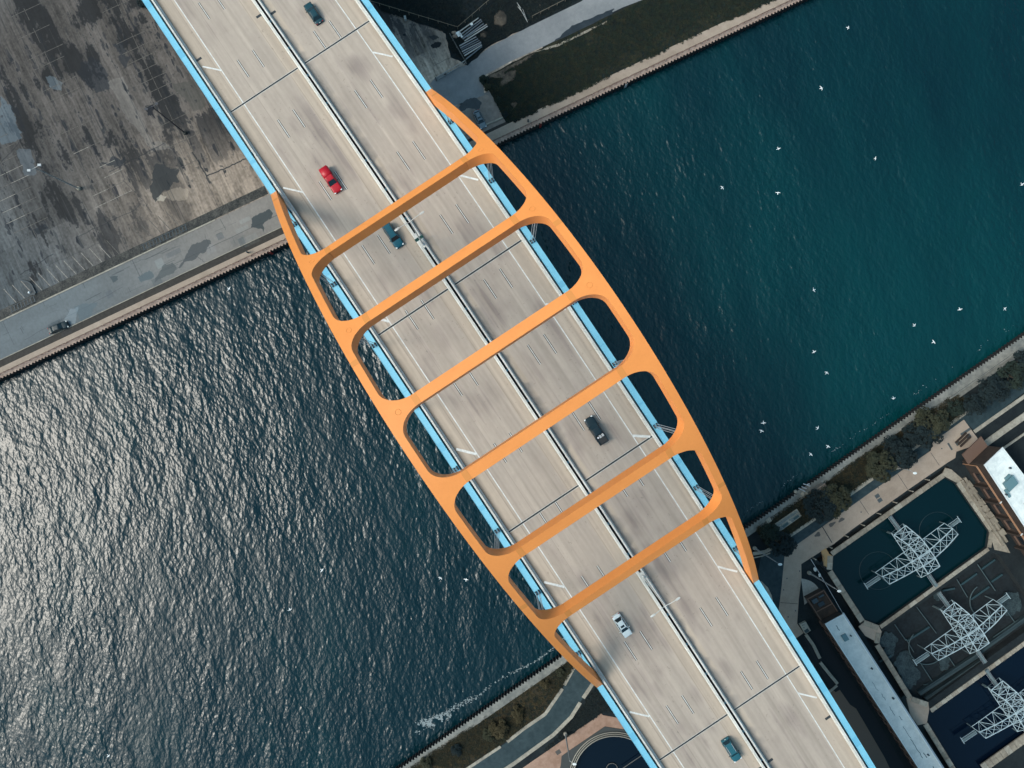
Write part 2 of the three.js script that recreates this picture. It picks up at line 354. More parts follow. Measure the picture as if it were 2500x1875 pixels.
  // blue tie girders along both edges
  for (const s of [-1, 1]) {
    const g = mesh('edge_girder', sweep([[s * W, 0.62], [s * 17.46, 0.62], [s * 17.46, -2.6], [s * W, -2.6]], -XE, XE), blueMat, bridge);
    g.userData.label = s < 0 ? 'pale blue steel girder along the harbour edge' : 'pale blue steel girder along the lake edge';
    for (const e of [-1, 1]) mesh('flange', sweep([[s * 18.05 + e * 0.60, 0.665], [s * 18.05 + e * 0.54, 0.665], [s * 18.05 + e * 0.54, 0.625], [s * 18.05 + e * 0.60, 0.625]], -XE, XE), blueMat, g);
    const pl = M([0.135, 0.42, 0.58], 0.5);
    for (let X = -132; X < 140; X += 13.4) if (Math.abs(X) < 57 || rnd() < 1) mesh('splice_plate', sweep([[s * 18.05 - 0.56, 0.632], [s * 18.05 + 0.56, 0.632], [s * 18.05 + 0.56, 0.622], [s * 18.05 - 0.56, 0.622]], X + rr(-1, 1), X + rr(-1, 1) * 0 + 1.15, 1), pl, g);
  }
  for (let k = 0; k < 42; k++) { const X = -144 + k * 7.05; mesh('floor_beam', sweep([[-17.4, -0.6], [17.4, -0.6], [17.4, -2.2], [-17.4, -2.2]], X - 0.25, X + 0.25, 1), blueMat, bridge); }
  for (const X of [-118, -64, 64, 118]) {
    const p = sub('pier', bridge);
    for (const T of [-12, 12]) { const a = BP(X, T, 0), b = BD(X, T, -3.5); mesh('pier_column', rod(V(a.x, 0, a.z), V(a.x, b.y, a.z), 2.1, 1.5, 20), parapetMat, p); }
    mesh('pier_cap', sweep([[-16, -2.25], [16, -2.25], [14.5, -4.2], [-14.5, -4.2]], X - 1.3, X + 1.3, 2), parapetMat, p);
  }
}
// ---- arch: ribs with flared corners, six struts
const yrib = (X) => HR - GR * (X - XR) ** 2, slope = (X) => Math.atan(-2 * GR * (X - XR));
const SX = [-34.7, -20.4, -6.0, 7.1, 21.3, 35.4], RW = 1.25, FA = 2.9, FB = 4.2, SH = 0.85;
const arc = (() => { const t = [0]; for (let i = 1; i <= 2400; i++) { const X = -60 + i * 0.05; t.push(t[i - 1] + Math.hypot(0.05, 0.05 * 2 * GR * (X - XR))); } return (X) => { const q = clamp((X + 60) / 0.05, 0, 2399.99), i = Math.floor(q); return lerp(t[i], t[i + 1], q - i); }; })();
const dvec = (X, D) => { const p = 0.45 * slope(X); return [Math.sin(p) * D, -Math.cos(p) * D]; };
function flare(X) { let b = 0; const s = arc(X); for (const x of SX) { const d = Math.abs(s - arc(x)) - SH; if (d <= 0) return FB; if (d < FA) b = Math.max(b, FB * (1 - Math.sqrt(1 - (1 - d / FA) ** 2))); } return b; }
{
  const EX = 58.2, st = [];
  for (let X = -EX; X <= EX + 1e-6; X += 0.5) st.push(X);
  for (const x of SX) { const s0 = arc(x); for (let X = x - 5; X < x + 5; X += 0.02) { const d = Math.abs(arc(X) - s0) - SH; if (Math.abs(d) < 0.025 || (d > 0 && d < 0.5)) st.push(X); else if (d > 0 && d < FA && Math.abs(X * 10 - Math.round(X * 10)) < 0.1) st.push(X); } }
  st.sort((a, b) => a - b); const xs = st.filter((v, i) => !i || v - st[i - 1] > 0.012);
  const ribGeo = (s) => {
    const rings = xs.map((X) => {
      const b = flare(X), Ti = W - RW - b, [dx, dy] = dvec(X, 2.9), [ex, ey] = dvec(X, lerp(2.9, 2.3, b / FB)), y = yrib(X);
      const cut = (xx, yy, T) => BP(xx, s * T, yy);
      return [cut(X, y, W), cut(X, y, Ti), cut(X + ex, y + ey, Ti - (0.10 * (1 - b / FB))), cut(X + dx, y + dy, W)];
    });
    const pos = [], uv = [], idx = [];
    for (let j = 0; j < 4; j++) { const k = (j + 1) % 4, b0 = pos.length / 3; rings.forEach((r, i) => { pos.push(...r[j].toArray(), ...r[k].toArray()); uv.push(xs[i], j * 2, xs[i], j * 2 + r[j].distanceTo(r[k])); if (i) { const o = b0 + (i - 1) * 2; idx.push(o, o + 2, o + 1, o + 1, o + 2, o + 3); } }); }
    for (const i of [0, rings.length - 1]) { const b0 = pos.length / 3; rings[i].forEach((p) => { pos.push(...p.toArray()); uv.push(p.x, p.y); }); idx.push(b0, b0 + 1, b0 + 2, b0, b0 + 2, b0 + 3); }
    const g = new THREE.BufferGeometry(); g.setAttribute('position', new THREE.Float32BufferAttribute(pos, 3)); g.setAttribute('uv', new THREE.Float32BufferAttribute(uv, 2)); g.setIndex(idx); g.computeVertexNormals(); return g;
  };
  const plate = (X, len, Ta, Tb, parent, h = 0.016) => {           // thin cover plate lying on the arch's upper face
    const pos = [], idx = []; const n = 3;
    for (let i = 0; i <= n; i++) { const x = X + lerp(-len / 2, len / 2, i / n) * Math.cos(slope(X)); for (const [T, dy] of [[Ta, h], [Tb, h], [Ta, 0.001], [Tb, 0.001]]) pos.push(...BP(x, T, yrib(x) + dy).toArray()); }
    for (let i = 0; i < n; i++) { const o = i * 4, q = o + 4; idx.push(o, q, o + 1, o + 1, q, q + 1, o, o + 2, q, q, o + 2, q + 2, o + 1, q + 1, o + 3, o + 3, q + 1, q + 3); }
    idx.push(0, 1, 2, 1, 3, 2); const e = n * 4; idx.push(e, e + 2, e + 1, e + 1, e + 2, e + 3);
    const g = new THREE.BufferGeometry(); g.setAttribute('position', new THREE.Float32BufferAttribute(pos, 3)); g.setIndex(idx); const gg = g.toNonIndexed(); gg.computeVertexNormals();
    mesh('splice_plate', gg, orangePlate, parent);
  };
  for (const s of [-1, 1]) {
    const rib = mesh('arch_rib', ribGeo(s), orangeMat, bridge);
    rib.userData.label = s < 0 ? 'orange arch rib above the harbour edge' : 'orange arch rib above the lake edge';
    for (const X of s < 0 ? [-54, -24.6 + 9.2, 29.4] : [-54, -16.2, 31.0]) plate(X, 0.9, s * (W - 0.02), s * (W - RW + 0.02), rib, 0.014);
    for (const X of [-34.7, -20.4, -6.0]) { const p = BP(X + 0.2, s * (W - 2.3), yrib(X + 0.2) + 0.01), c = new THREE.TorusGeometry(0.42, 0.03, 6, 24); c.rotateX(-Math.PI / 2); c.rotateZ(0); const q = new THREE.Quaternion().setFromUnitVectors(V(0, 1, 0), V(-Math.sin(slope(X)) * ca[0], Math.cos(slope(X)), -Math.sin(slope(X)) * ca[1]).normalize()); c.applyQuaternion(q); c.translate(p.x, p.y, p.z); mesh('access_hatch', c, orangePlate, rib); }
  }
  for (const x of SX) {
    const th = slope(x), hx = SH * Math.cos(th), Te = W - RW - FB - 0.004, [dx, dy] = dvec(x, 2.3);
    const prof = [[x - hx, yrib(x - hx)], [x, yrib(x)], [x + hx, yrib(x + hx)], [x + hx + dx, yrib(x + hx) + dy], [x - hx + dx, yrib(x - hx) + dy]];
    const pos = [], uv = [], idx = [];
    for (let j = 0; j < 5; j++) { const k = (j + 1) % 5, b = pos.length / 3; for (const T of [-Te, Te]) for (const q of [prof[j], prof[k]]) { pos.push(...BP(q[0], T, q[1]).toArray()); uv.push(T, j + (q === prof[k] ? 1 : 0)); } idx.push(b, b + 1, b + 2, b + 1, b + 3, b + 2); }
    const g = new THREE.BufferGeometry(); g.setAttribute('position', new THREE.Float32BufferAttribute(pos, 3)); g.setAttribute('uv', new THREE.Float32BufferAttribute(uv, 2)); g.setIndex(idx); g.computeVertexNormals();
    const cbm = mesh('arch_strut', g, orangeMat, bridge);
    for (const s of [-1, 1]) plate(x, 2 * SH * 0.985, s * (Te + 0.55), s * (Te - 0.42), cbm);
  }
}
// ---- hangers: pairs of ropes from the ribs down to the girders
for (let k = 0; k < 8; k++) for (const s of [-1, 1]) {
  const X = -48.95 + 14.08 * k + (s < 0 ? -0.1 : 0), h = sub('hanger', bridge), T = s * 18.05;
  for (const e of [-1, 1]) {
    const Te = T + e * 0.30, b = BD(X, Te, 0.62);
    mesh('anchor_socket', barGeo(BD(X - 0.42, Te, 0.70), BD(X + 0.42, Te, 0.70), 0.30, 0.16), darkSteel, h);
    for (const q of [-0.24, 0.24]) {
      const top = yrib(X + q) - 2.7; if (top < b.y + 0.8) continue;
      mesh('cable', rod(BD(X + q, Te, 0.66), BP(X + q, Te * 0.985, top), 0.055, 0.055, 6), cableMat, h);
      mesh('socket_cap', rod(BD(X + q, Te, 0.70), BD(X + q, Te, 1.25), 0.15, 0.10, 10), darkSteel, h);
    }
  }
}
// ---------------------------------------------------------------- banks
const NQ = G(0, 924), nu = [0.9032, -0.4293], nv = [-0.4293, -0.9032];       // north quay: along, inland
const SQ = G(979.5, 1875), su = [0.8232, -0.5678], sv = [0.5678, 0.8232];    // south quay
const N = (u, v) => [NQ[0] + u * nu[0] + v * nv[0], NQ[1] + u * nu[1] + v * nv[1]];
const S = (u, v) => [SQ[0] + u * su[0] + v * sv[0], SQ[1] + u * su[1] + v * sv[1]];
const toN = (p) => { const d = [p[0] - NQ[0], p[1] - NQ[1]]; return [d[0] * nu[0] + d[1] * nu[1], d[0] * nv[0] + d[1] * nv[1]]; };

const grassTex = mottle(34, 1024, [0.0035, 0.0075, 0.0055], [0.022, 0.022, 0.010], [[7, 1.0], [26, 0.9], [110, 0.9]], 1.2, 0.5);
const grassMat = M(null, 1, { map: grassTex, bumpMap: grassTex, bumpScale: 0.12 });
const darkGrassTex = mottle(30, 1024, [0.002, 0.006, 0.009], [0.011, 0.018, 0.020], [[6, 1], [30, 0.9], [120, 0.7]], 1.2, 0.5);
const darkGrassMat = M(null, 1, { map: darkGrassTex });
const walkTex = mottle(26, 1024, [0.265, 0.205, 0.158], [0.37, 0.295, 0.235], [[4, 1], [22, 0.7], [90, 0.5]], 1, 0.12);
const walkMat = M(null, 0.92, { map: walkTex });
const capTex = mottle(22, 512, [0.13, 0.135, 0.125], [0.25, 0.245, 0.22], [[6, 1], [34, 1]], 1.1, 0.2);
const capMat = M(null, 0.92, { map: capTex });
const kerbMat = M(null, 0.9, { map: mottle(18, 512, [0.22, 0.20, 0.165], [0.36, 0.33, 0.27], [[8, 1], [40, 1]], 1.1, 0.2) });
const roadTex = mottle(48, 1024, [0.005, 0.020, 0.026], [0.028, 0.050, 0.058], [[5, 1], [24, 0.8], [80, 0.8]], 1.1, 0.25);
const roadMat = M(null, 0.85, { map: roadTex });
const paleRoadTex = mottle(44, 1024, [0.17, 0.178, 0.185], [0.255, 0.258, 0.26], [[4, 1], [20, 0.8], [90, 0.5]], 1, 0.12);
const paleRoadMat = M(null, 0.9, { map: paleRoadTex });
const dirtMat = M(null, 1, { map: mottle(20, 512, [0.035, 0.030, 0.024], [0.13, 0.105, 0.08], [[7, 1], [30, 1], [80, 0.8]], 1.3, 0.4) });
const pileTex = mottle(6, 256, [0.008, 0.008, 0.010], [0.024, 0.020, 0.020], [[8, 1], [30, 1]], 1.2, 0.3);
const pileMat = M(null, 0.85, { map: pileTex });
const wetMat = M(null, 0.28, { map: mottle(14, 256, [0.012, 0.016, 0.020], [0.030, 0.036, 0.042], [[6, 1], [24, 0.8]], 1, 0.1) });

// ---- north bank: one sheet of old paving, its strips, stains and patches are the paving's own
const LU0 = -8, LU1 = 150, LV = 104;
const lotTex = (() => {
  const w = 2048, h = 1344, cv = document.createElement('canvas'); cv.width = w; cv.height = h;
  const cx = cv.getContext('2d'), img = cx.createImageData(w, h), d = img.data;
  for (let j = 0; j < h; j++) for (let i = 0; i < w; i++) {
    const u = LU0 + (i + 0.5) / w * (LU1 - LU0), v = LV * (1 - (j + 0.5) / h);
    const strip = vnoise(u * 0.22 + 3, Math.floor(v / 27) * 7.3, 256), warm = fbm(u * 0.018 + 9, v * 0.02 + 4, 3, 256);
    const streak = fbm(u * 0.85 + 5, v * 0.07 + 2, 4, 256), spot = fbm(u * 0.16 + 31, v * 0.10 + 8, 5, 256), fine = fbm(u * 2.6, v * 2.2 + 60, 3, 256);
    const near = smooth(44, 16, v) * smooth(20, 64, u);                       // worn pale concrete towards the bridge and the quay
    let c = [0.078, 0.067, 0.060];
    c = [0, 1, 2].map((k) => lerp(c[k], [0.235, 0.185, 0.145][k], near * (0.6 + 0.6 * warm)));
    const vignette = Math.max(smooth(66, 10, u + v * 0.45), 0.8 * smooth(70, 100, v) * smooth(70, 30, u));                                 // dark bluish vignette painted into the paving towards the far corner
    c = [0, 1, 2].map((k) => lerp(c[k], [0.058, 0.072, 0.080][k], vignette * 0.85));
    let q = (0.72 + 0.56 * strip) * (1 + (streak - 0.5) * 1.1 + (fbm(u * 3.1 + 8, v * 0.33 + 70, 3, 256) - 0.5) * 0.8 + (fine - 0.5) * 0.7);
    const blotch = smooth(0.52, 0.58, spot * 0.58 + streak * 0.30 + fine * 0.12) * (1 - 0.75 * near);
    q *= 1 - 0.82 * blotch; c = [0, 1, 2].map((k) => lerp(c[k], [0.030, 0.038, 0.050][k], blotch * 0.6));
    if (u > 88) q *= 1.0 + 0.9 * smooth(88, 100, u);  // paving colour lightened here to offset the shadow the bridge casts
    if (v > 12.3) q *= 1 - 0.25 * smooth(0.62, 0.8, fbm(u * 0.5, v * 0.5 + 90, 3, 256));
    if (v < 12.2 && v > 2) {                                                  // the quay road
      const rr0 = fbm(u * 0.09 + 50, v * 0.25, 4, 256), g = 0.76 + 0.48 * rr0 + (fine - 0.5) * 0.3;
      const dry = smooth(18, 70, u); c = [0, 1, 2].map((k) => lerp([0.105, 0.120, 0.128][k], [0.195, 0.178, 0.162][k], dry)); q = g;
    }
    if (v < 3.9) { c = [0.030, 0.026, 0.022]; q = 0.6 + 0.9 * fine; }
    const o = (j * w + i) * 4;
    for (let k = 0; k < 3; k++) d[o + k] = clamp(toS(Math.max(0, c[k] * q)) * 255, 0, 255); d[o + 3] = 255;
  }
  cx.putImageData(img, 0, 0);
  const P = (px, py) => { const n = toN(G(px, py)); return [(n[0] - LU0) / (LU1 - LU0) * w, (1 - n[1] / LV) * h]; };
  const px1 = w / (LU1 - LU0);                                                // canvas pixels per metre
  const blob = (pts, fill, rough = 5) => {                                    // ragged patch of tar or damp
    cx.fillStyle = fill; cx.beginPath(); const m = [];
    for (let i = 0; i < pts.length; i += 2) { const a = P(pts[i], pts[i + 1]), b = P(pts[(i + 2) % pts.length], pts[(i + 3) % pts.length]); const n = Math.max(6, Math.ceil(Math.hypot(b[0] - a[0], b[1] - a[1]) / 3)); for (let q = 0; q < n; q++) { const t = q / n, x = lerp(a[0], b[0], t), y = lerp(a[1], b[1], t), f = rough * 4.5; m.push([x + (fbm(x * 0.06, y * 0.06, 4) - 0.5) * f + rr(-0.8, 0.8), y + (fbm(x * 0.06 + 40, y * 0.06 + 40, 4) - 0.5) * f + rr(-0.8, 0.8)]); } }
    m.forEach((p, i) => i ? cx.lineTo(...p) : cx.moveTo(...p)); cx.closePath(); cx.fill();
  };
  const line = (pts, style, wd) => { cx.strokeStyle = style; cx.lineWidth = wd * px1; cx.lineCap = 'round'; cx.beginPath(); for (let i = 0; i < pts.length; i += 2) { const p = P(pts[i], pts[i + 1]); i ? cx.lineTo(...p) : cx.moveTo(...p); } cx.stroke(); };
  const crack = (x0, y0, x1, y1, a = 0.5, wd = 0.10) => { const pts = [x0, y0]; const n = 14; for (let i = 1; i < n; i++) pts.push(lerp(x0, x1, i / n) + rr(-1.6, 1.6), lerp(y0, y1, i / n) + rr(-1.6, 1.6)); pts.push(x1, y1); line(pts, `rgba(12,18,26,${a})`, wd); };
  // damp and oily patches (drier paving shows at their ragged rims)
  blob([372, 405, 400, 398, 436, 416, 430, 440, 420, 455, 400, 462, 395, 485, 380, 488, 366, 455, 372, 430], 'rgba(34,38,40,0.75)', 6);
  blob([400, 468, 440, 455, 462, 470, 458, 486, 430, 492, 404, 484], 'rgba(176,160,140,0.38)', 4);
  blob([384, 482, 396, 474, 408, 480, 398, 492, 386, 490], 'rgba(200,190,172,0.5)', 3);
  blob([200, 150, 230, 140, 262, 180, 268, 215, 236, 226, 206, 200, 190, 176], 'rgba(10,18,30,0.45)', 9);
  blob([276, 105, 300, 100, 318, 150, 300, 160], 'rgba(10,18,30,0.45)', 9);
  blob([112, 190, 132, 184, 152, 204, 146, 222, 120, 214], 'rgba(104,118,128,0.55)', 4);
  blob([0, 235, 22, 260, 48, 320, 56, 340, 12, 352, 0, 345], 'rgba(86,104,116,0.55)', 5);
  blob([40, 370, 70, 362, 92, 420, 60, 432], 'rgba(92,106,116,0.45)', 4);
  blob([262, 200, 300, 190, 372, 348, 404, 345, 420, 366, 372, 372, 320, 300], 'rgba(128,122,118,0.40)', 4);
  blob([420, 205, 480, 195, 500, 262, 478, 278, 446, 240], 'rgba(62,62,58,0.5)', 5);
  blob([248, 398, 280, 384, 310, 394, 284, 412], 'rgba(10,18,28,0.55)', 7);
  blob([78, 560, 112, 548, 120, 556, 88, 570], 'rgba(14,22,30,0.6)', 6);
  for (let k = 0; k < 90; k++) { const x = rr(0, 560), y = rr(0, 420), l = rr(8, 46), wd = rr(1, 5); if (x * 0.7 + y * 0.3 > 430) continue; blob([x, y, x + wd, y, x + wd + l * 0.42, y + l * 0.9, x + l * 0.42, y + l * 0.9], `rgba(10,16,24,${rr(0.12, 0.42)})`, 3); }
  for (let k = 0; k < 40; k++) { const x = rr(380, 640), y = rr(180, 420); blob([x, y, x + rr(3, 10), y - 2, x + rr(4, 9), y + rr(4, 10)], `rgba(20,24,28,${rr(0.2, 0.5)})`, 3); }
  blob([356, 258, 370, 254, 376, 262, 372, 272, 380, 288, 370, 280, 362, 282], 'rgba(8,12,20,0.85)', 3);
  for (let k = 0; k < 1500; k++) {                                            // broken edges of the tar along the lane seams
    const u = -4 + Math.floor(rr(0, 22)) * 4.3 + (rnd() + rnd() - 1) * 0.9, v = rr(20, 100), q = fbm(u * 0.06 + 7, v * 0.05 + 3, 3); if (q < 0.44) continue;
    const s = rr(0.08, 0.42), l = s * rr(1.2, 5), x = (u - LU0) * px1, y = (1 - v / LV) * h; cx.fillStyle = `rgba(10,16,24,${rr(0.25, 0.7)})`; cx.beginPath();
    for (let i = 0; i < 8; i++) { const t = i / 8 * 6.283, a = x + Math.cos(t) * s * px1 * rr(0.5, 1.3), b = y + Math.sin(t) * l * px1 * rr(0.5, 1.3); i ? cx.lineTo(a, b) : cx.moveTo(a, b); } cx.fill();
  }
  for (let k = 0; k < 260; k++) { const u = rr(0, 84), v = rr(16, 98), l = rr(2, 12), x = (u - LU0) * px1, y = (1 - v / LV) * h; cx.strokeStyle = rnd() < 0.6 ? `rgba(12,18,26,${rr(0.15, 0.4)})` : `rgba(170,160,150,${rr(0.05, 0.16)})`; cx.lineWidth = rr(0.8, 2.2); cx.beginPath(); cx.moveTo(x, y); cx.lineTo(x + rr(-2, 2), y + l * px1); cx.stroke(); }
  // seams of the paving lanes and cracks
  for (let k = 0; k < 16; k++) { const u = 4 + k * 8.6 + rr(-1, 1), a = N(u, 30), b = N(u + rr(-0.4, 0.4), 100); const A = toN(a), B = toN(b); cx.strokeStyle = `rgba(10,16,24,${rr(0.25, 0.6)})`; cx.lineWidth = rr(1, 3); cx.beginPath(); cx.moveTo((A[0] - LU0) * px1, (1 - A[1] / LV) * h); cx.lineTo((B[0] - LU0) * px1, (1 - B[1] / LV) * h); cx.stroke(); }
  crack(0, 400, 60, 335, 0.4, 0.2); crack(266, 420, 400, 350, 0.5, 0.16); crack(185, 580, 330, 512, 0.45, 0.14); crack(330, 512, 340, 500, 0.5); crack(470, 372, 505, 430, 0.7, 0.3); crack(505, 430, 600, 388, 0.75, 0.25); crack(50, 670, 130, 620, 0.5, 0.2); crack(120, 480, 160, 560, 0.3); crack(300, 440, 360, 500, 0.4); crack(356, 500, 372, 520, 0.5);
  crack(390, 662, 690, 520, 0.4, 0.10); crack(320, 645, 440, 600, 0.3, 0.08); crack(60, 830, 300, 700, 0.22, 0.12); crack(0, 700, 250, 590, 0.25, 0.1); crack(500, 572, 515, 612, 0.35); crack(470, 620, 500, 640, 0.4);
  for (let k = 0; k < 36; k++) { const u = rr(0, 75), v = rr(4.5, 11), l = rr(1, 6); const A = [(u - LU0) * px1, (1 - v / LV) * h]; cx.strokeStyle = `rgba(20,28,34,${rr(0.15, 0.4)})`; cx.lineWidth = rr(0.8, 2); cx.beginPath(); cx.moveTo(...A); if (rnd() < 0.6) cx.lineTo(A[0] + l * px1, A[1] + rr(-2, 2)); else cx.lineTo(A[0] + rr(-2, 2), A[1] - l * px1 * 0.5); cx.stroke(); }
  for (let k = 0; k < 14; k++) { const u = rr(2, 72), v = rr(4.5, 10), a = rr(1, 4), b = rr(0.8, 2.4); cx.fillStyle = rnd() < 0.5 ? `rgba(150,158,160,${rr(0.1, 0.3)})` : `rgba(50,62,70,${rr(0.1, 0.35)})`; cx.fillRect((u - LU0) * px1, (1 - v / LV) * h, a * px1, b * px1); }
  // the quay road's damp hollows
  blob([424, 668, 445, 634, 470, 596, 505, 584, 517, 592, 500, 618, 478, 630, 452, 640, 430, 655], 'rgba(62,66,68,0.75)', 4);
  blob([375, 690, 400, 645, 426, 640, 428, 668, 404, 672], 'rgba(70,76,78,0.7)', 4);
  blob([614, 533, 632, 520, 664, 512, 666, 528, 640, 548, 646, 566, 634, 556, 616, 556], 'rgba(44,52,56,0.8)', 4);
  blob([336, 676, 366, 660, 378, 676, 346, 690], 'rgba(72,84,90,0.7)', 3); blob([268, 676, 290, 672, 286, 684, 276, 690], 'rgba(60,70,74,0.8)', 2);
  blob([180, 748, 200, 740, 236, 738, 222, 772, 196, 786, 190, 764], 'rgba(78,92,98,0.6)', 3); blob([172, 755, 192, 750, 186, 788, 150, 796], 'rgba(140,156,162,0.35)', 3);
  // right of the bridge: wet stain by the parked car, holes
  blob([1118, 262, 1140, 240, 1160, 236, 1176, 250, 1172, 266, 1150, 262, 1126, 272], 'rgba(12,14,16,0.9)', 4); blob([1118, 254, 1138, 246, 1132, 256], 'rgba(20,22,24,0.8)', 2);
  blob([1050, 110, 1062, 102, 1078, 104, 1074, 114, 1056, 118], 'rgba(8,14,20,0.92)', 2); blob([983, 83, 990, 81, 990, 88, 984, 88], 'rgba(10,16,22,0.9)', 1);
  blob([1046, 88, 1062, 86, 1070, 92, 1056, 97], 'rgba(24,30,34,0.7)', 2);
  crack(1130, 175, 1176, 245, 0.5, 0.15); crack(1060, 160, 1100, 140, 0.4); crack(1175, 280, 1210, 256, 0.5); crack(1110, 215, 1160, 235, 0.3);
  const t = new THREE.CanvasTexture(cv); t.colorSpace = THREE.SRGBColorSpace; t.magFilter = THREE.LinearFilter; t.wrapS = t.wrapT = THREE.ClampToEdgeWrapping; return t;
})();
{
  const far = [N(-8, 0), N(150, 0), N(150, 104), N(-8, 104)];
  const g = slab(far, GY, 4), uv = g.attributes.uv, po = g.attributes.position;
  for (let i = 0; i < uv.count; i++) { const n = toN([po.getX(i), po.getZ(i)]); uv.setXY(i, (n[0] - LU0) / (LU1 - LU0), n[1] / LV); }
  struct(mesh('paved_ground', g, new THREE.MeshStandardMaterial({ map: lotTex, roughness: 0.88 })), 'worn grey and brown paved yard with faded stall lines behind the north quay', 'paving');
  // the land beyond
  struct(mesh('land', slab([N(-8, 104), N(150, 104), N(150, 0), N(1600, 0), N(1600, 1500), N(-1500, 1500), N(-1500, 0), N(-8, 0)], GY, 4), darkGrassMat), 'dark grass land that goes on behind the north quay', 'land');
}
// ---- steel sheet piling along a quay, corrugated, with a lip on top
function sheetPile(fr, u0, u1, name, label, inward) {
  const pts = []; const P0 = 0.83, a = 0.17;
  const prof = [[0, -a], [0.16, -a], [0.32, a], [0.62, a], [0.78, -a]];
  for (let u = u0; u < u1; u += P0) for (const [t, o] of prof) pts.push(fr(u + t, o));
  const back = [fr(u1, 0.75), fr(u0, 0.75)];
  const o = thing(name, label, 'sheet piling');
  mesh('piling', slab([...pts, ...back], GY + 0.10, 6.5), pileMat, o);
  const lip = []; for (let u = u0; u < u1; u += P0) for (const [t, q] of prof) lip.push(fr(u + t, q - 0.07));
  mesh('top_flange', slab([...lip, fr(u1, 0.755), fr(u0, 0.755)], GY + 0.16, 0.055), inward, o);
  return o;
}
const rustTop = M(null, 0.85, { map: mottle(5, 256, [0.24, 0.165, 0.13], [0.42, 0.31, 0.25], [[8, 1], [34, 1]], 1.1, 0.25) });
const railMat = M([0.10, 0.055, 0.045], 0.7);
sheetPile(N, -40, 240, 'sheet_pile_wall', 'corrugated rusty sheet pile wall of the north quay', rustTop);
sheetPile(S, -40, 270, 'sheet_pile_wall', 'corrugated grey sheet pile wall of the south quay', capMat);
{
  const strip = (fr, u0, u1, v0, v1, y, th, name, mat, lab, cat) => struct(mesh(name, slab([fr(u0, v0), fr(u1, v0), fr(u1, v1), fr(u0, v1)], y, th), mat), lab, cat);
  strip(N, -40, 240, 0.76, 1.0, GY + 0.10, 0.3, 'quay_edge', rustTop, 'rust brown coping behind the north sheet piling', 'quay');
  strip(N, -40, 94, 1.02, 2.30, GY + 0.05, 0.25, 'quay_walk', walkMat, 'tan concrete footway along the north quay left of the bridge', 'footway');
  strip(N, 94, 240, 1.02, 3.15, GY + 0.05, 0.25, 'quay_walk', walkMat, 'tan concrete footway along the north quay right of the bridge', 'footway');
  strip(N, -40, 94, 3.86, 4.02, GY + 0.14, 0.25, 'kerb', kerbMat, 'pale kerb between the quay road and its planting strip', 'kerb');
  strip(N, -8, 62, 12.1, 12.4, GY + 0.13, 0.2, 'kerb', kerbMat, 'pale kerb on the yard side of the quay road', 'kerb');
  const railBed = M(null, 1, { map: mottle(8, 256, [0.02, 0.022, 0.022], [0.085, 0.08, 0.072], [[6, 1], [40, 1]], 1.2, 0.4) });
  strip(N, -8, 76, 12.45, 14.6, GY + 0.012, 0.05, 'verge', railBed, 'dark weedy strip with old track between yard and quay road', 'verge');
  const tr = thing('disused_track', 'short broken lengths of dark rail track in the weedy strip by the quay road', 'rail track');
  for (const [u0, u1] of [[9, 15.5], [43.5, 55], [0.5, 4.4]]) { const r = sub('track_panel', tr); for (const v of [13.0, 14.2]) { const a = N(u0, v), b = N(u1, v); mesh('rail', barGeo(V(a[0], GY + 0.10, a[1]), V(b[0], GY + 0.10, b[1]), 0.10, 0.12), darkSteel, r); } for (let u = u0 + 0.3; u < u1; u += 0.85) { const a = N(u, 12.85), b = N(u + 0.25, 14.35); mesh('sleeper', barGeo(V(a[0], GY + 0.05, a[1]), V(b[0], GY + 0.05, b[1]), 0.2, 0.06), darkSteel, r); } }
}
// ---- stall lines of the yard
{
  const pm = M(null, 0.9, { map: mottle(3, 256, [0.14, 0.125, 0.11], [0.34, 0.31, 0.27], [[9, 1], [40, 1]], 1.4, 0.3) }), faint = M(null, 0.9, { map: mottle(3, 256, [0.06, 0.055, 0.05], [0.135, 0.12, 0.105], [[9, 1], [40, 1]], 1.6, 0.4) });
  const pl = thing('stall_lines', 'faded white stall lines painted on the paved yard', 'road marking');
  const ln = (a, b, w, m) => mesh('stall_line', slab(ribbon([a, b], w / 2), GY + 0.006, 0.004), m, pl);
  for (let k = 0; k < 20; k++) { const u = 9.5 + k * 2.24; if (k > 12 && k < 15) continue; ln(N(u + 1.6 - k * 0.0, 14.7), N(u + 0.3, 18.8), 0.16, k < 12 ? pm : faint); }
  for (const u0 of [22, 42.5, 63]) for (let v = 27; v < 78; v += 2.75) { const m = v < 46 && u0 < 50 ? pm : faint; if (rnd() < 0.16) continue; const a = rr(0, 1.2), b = rr(0, 1.2); ln(N(u0 - 5.0 + a, v), N(u0 - 0.1, v + rr(-0.06, 0.06)), 0.12, rnd() < 0.5 ? faint : m); ln(N(u0 + 0.1, v), N(u0 + 5.0 - b, v), 0.12, rnd() < 0.5 ? faint : m); }
  for (const u0 of [22, 42.5, 63]) for (let v = 26; v < 76; v += 6) ln(N(u0, v), N(u0, v + rr(3, 5.8)), 0.12, faint);
}
